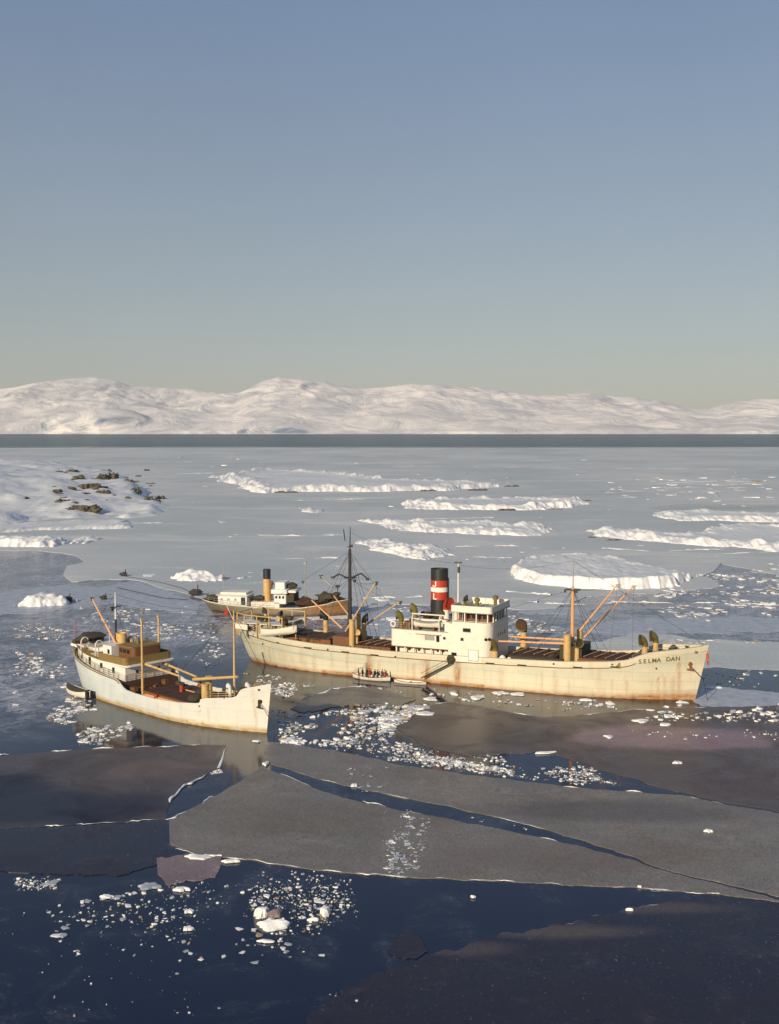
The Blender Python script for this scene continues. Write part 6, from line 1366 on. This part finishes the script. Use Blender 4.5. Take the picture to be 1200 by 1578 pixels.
def person(loc, rz, coat, legs, label, sit=False, lean=0.0, h=1.72, arm=0.2):
    r_ = empty('person', loc, rz, label, 'person')
    V = [(0, 0, .92), (0, 0, 1.12), (.01 + lean * .3, 0, 1.34), (.02 + lean * .4, 0, 1.47), (.03 + lean * .5, 0, 1.56), (0, .10, .88), (.02, .11, .48), (0, .12, .06), (.14, .13, .03), (0, -.10, .88), (.03, -.11, .48), (0, -.12, .06), (.14, -.13, .03),
         (lean * .35, .19, 1.42), (.05 + arm * .3, .26, 1.14), (.12 + arm, .22, .95), (lean * .35, -.19, 1.42), (.05, -.26, 1.14), (.10, -.24, .92)]
    E_ = [(0, 1), (1, 2), (2, 3), (3, 4), (0, 5), (5, 6), (6, 7), (7, 8), (0, 9), (9, 10), (10, 11), (11, 12), (2, 13), (13, 14), (14, 15), (2, 16), (16, 17), (17, 18)]
    rad = [(.15, .17), (.14, .17), (.15, .18), (.07, .08), (.055, .055), (.10, .10), (.075, .075), (.06, .06), (.045, .045), (.10, .10), (.075, .075), (.06, .06), (.045, .045), (.075, .075), (.055, .055), (.04, .04), (.075, .075), (.055, .055), (.04, .04)]
    if sit:
        V = [list(v) for v in V]
        for i in (6, 10): V[i][0] += .42; V[i][2] = .86
        for i in (7, 11): V[i][0] += .45; V[i][2] = .46
        for i in (8, 12): V[i][0] += .45; V[i][2] = .42
        V = [(v[0], v[1], v[2] - .40) for v in V]
    me = bpy.data.meshes.new('body'); me.from_pydata([tuple(v) for v in V], E_, []); me.materials.append(MATS[coat]); me.materials.append(MATS[legs])
    o = bpy.data.objects.new('body', me); COL.objects.link(o); o.parent = r_
    sk = o.modifiers.new('Skin', 'SKIN'); me.skin_vertices.new() if not me.skin_vertices else None
    for i, q in enumerate(rad): me.skin_vertices[0].data[i].radius = q
    me.skin_vertices[0].data[0].use_root = True
    ss = o.modifiers.new('Sub', 'SUBSURF'); ss.levels = 1; ss.render_levels = 1
    hz_ = V[4][2]; hx = V[4][0]
    mb = MB(); mb.blob((hx + .01, 0, hz_ + .10), (.20, .16, .26), 10, 8, 0); mb.blob((hx + .12, 0, hz_ + .09), (.05, .03, .05), 6, 4, 0); mb.build('head', 'skin', r_, True)
    mb = MB(); mb.blob((hx - .01, 0, hz_ + .17), (.24, .2, .18), 10, 6, 0); mb.build('hair' if legs != 'navy_cloth' else 'cap', 'hair' if legs != 'navy_cloth' else 'navy_cloth', r_, True)
    r_.scale = (h / 1.72,) * 3
    return r_
PEOPLE = [(-2.5, .1, 'green_cloth', 'black_cloth', 'person in a green coat at the left end of the crowded boat', 0.3), (-1.6, -.25, 'navy_cloth', 'black_cloth', 'person in navy, second from the left in the crowded boat', 0),
          (-1.0, .25, 'black_cloth', 'navy_cloth', 'person in black with a cap, third from the left in the crowded boat', 1.2), (-.2, -.2, 'red_cloth', 'black_cloth', 'person in a red jacket, fourth from the left in the crowded boat', 2.5),
          (.5, .2, 'navy_cloth', 'navy_cloth', 'person in navy with a cap, fifth from the left in the crowded boat', -.4), (1.3, -.15, 'black_cloth', 'black_cloth', 'person in black, third from the right in the crowded boat', 3.0),
          (1.9, .25, 'brown_cloth', 'navy_cloth', 'person in a brown coat with a cap, second from the right in the crowded boat', 1.5), (2.6, 0, 'red_cloth', 'black_cloth', 'person in red at the right end of the crowded boat', 3.1)]
for k, (dx, dy, ct, lg, lb2, rot) in enumerate(PEOPLE):
    w = Vector(rb.location) + Matrix.Rotation(rb.rotation_euler.z, 3, 'Z') @ Vector((dx, dy, .24))
    person(w, rb.rotation_euler.z + rot, ct, lg, lb2, h=1.6 + .05 * (k % 4), lean=.08 * (k % 3), arm=.12 * (k % 3))

# ------------------------------------------------------------------ markers and mooring rope on the ice
def marker(px, py, label, s_=1.0, seed=1):
    c = at(px, py); mb = MB(); mb.blob((0, 0, .5 * s_), (2.4 * s_, 1.6 * s_, 1.5 * s_), 10, 7, .4, seed); mb.tube((.3, 0, .4), (.5, 0, 2.1 * s_), .14, n=6); mb.box((-.6 * s_, 0, .4), (1.6 * s_, .6, .6 * s_), ry=.3)
    o = mb.build('ice_marker', 'rope', loc=(c.x, c.y, .1)); tag(o, label, 'marker')
marker(191, 888, 'dark marker at the far end of the mooring rope', .9, 3); marker(302, 918, 'dark reddish mooring heap left of the grey ship', 1.3, 4); marker(160, 924, 'small dark post behind the aft boom of the coaster', .7, 5)
marker(105, 928, 'dark lump beside the bluish block at the left edge', 1.0, 6)
def rope(pts_, label):
    P_ = [at(*q) + Vector((0, 0, .14)) for q in pts_]; mb = MB(); mb.path(P_, .09, 5); tag(mb.build('mooring_rope', 'rope'), label, 'rope')
rope([(193, 889), (220, 893), (250, 899), (280, 907), (300, 916)], 'dark mooring rope curving across the grey ice on the left')
rope([(180, 906), (215, 914), (250, 922), (290, 925)], 'second rope lying slack below the curved mooring rope')
c0 = at(1098, 1057); 
print('pieces', len(pieces))
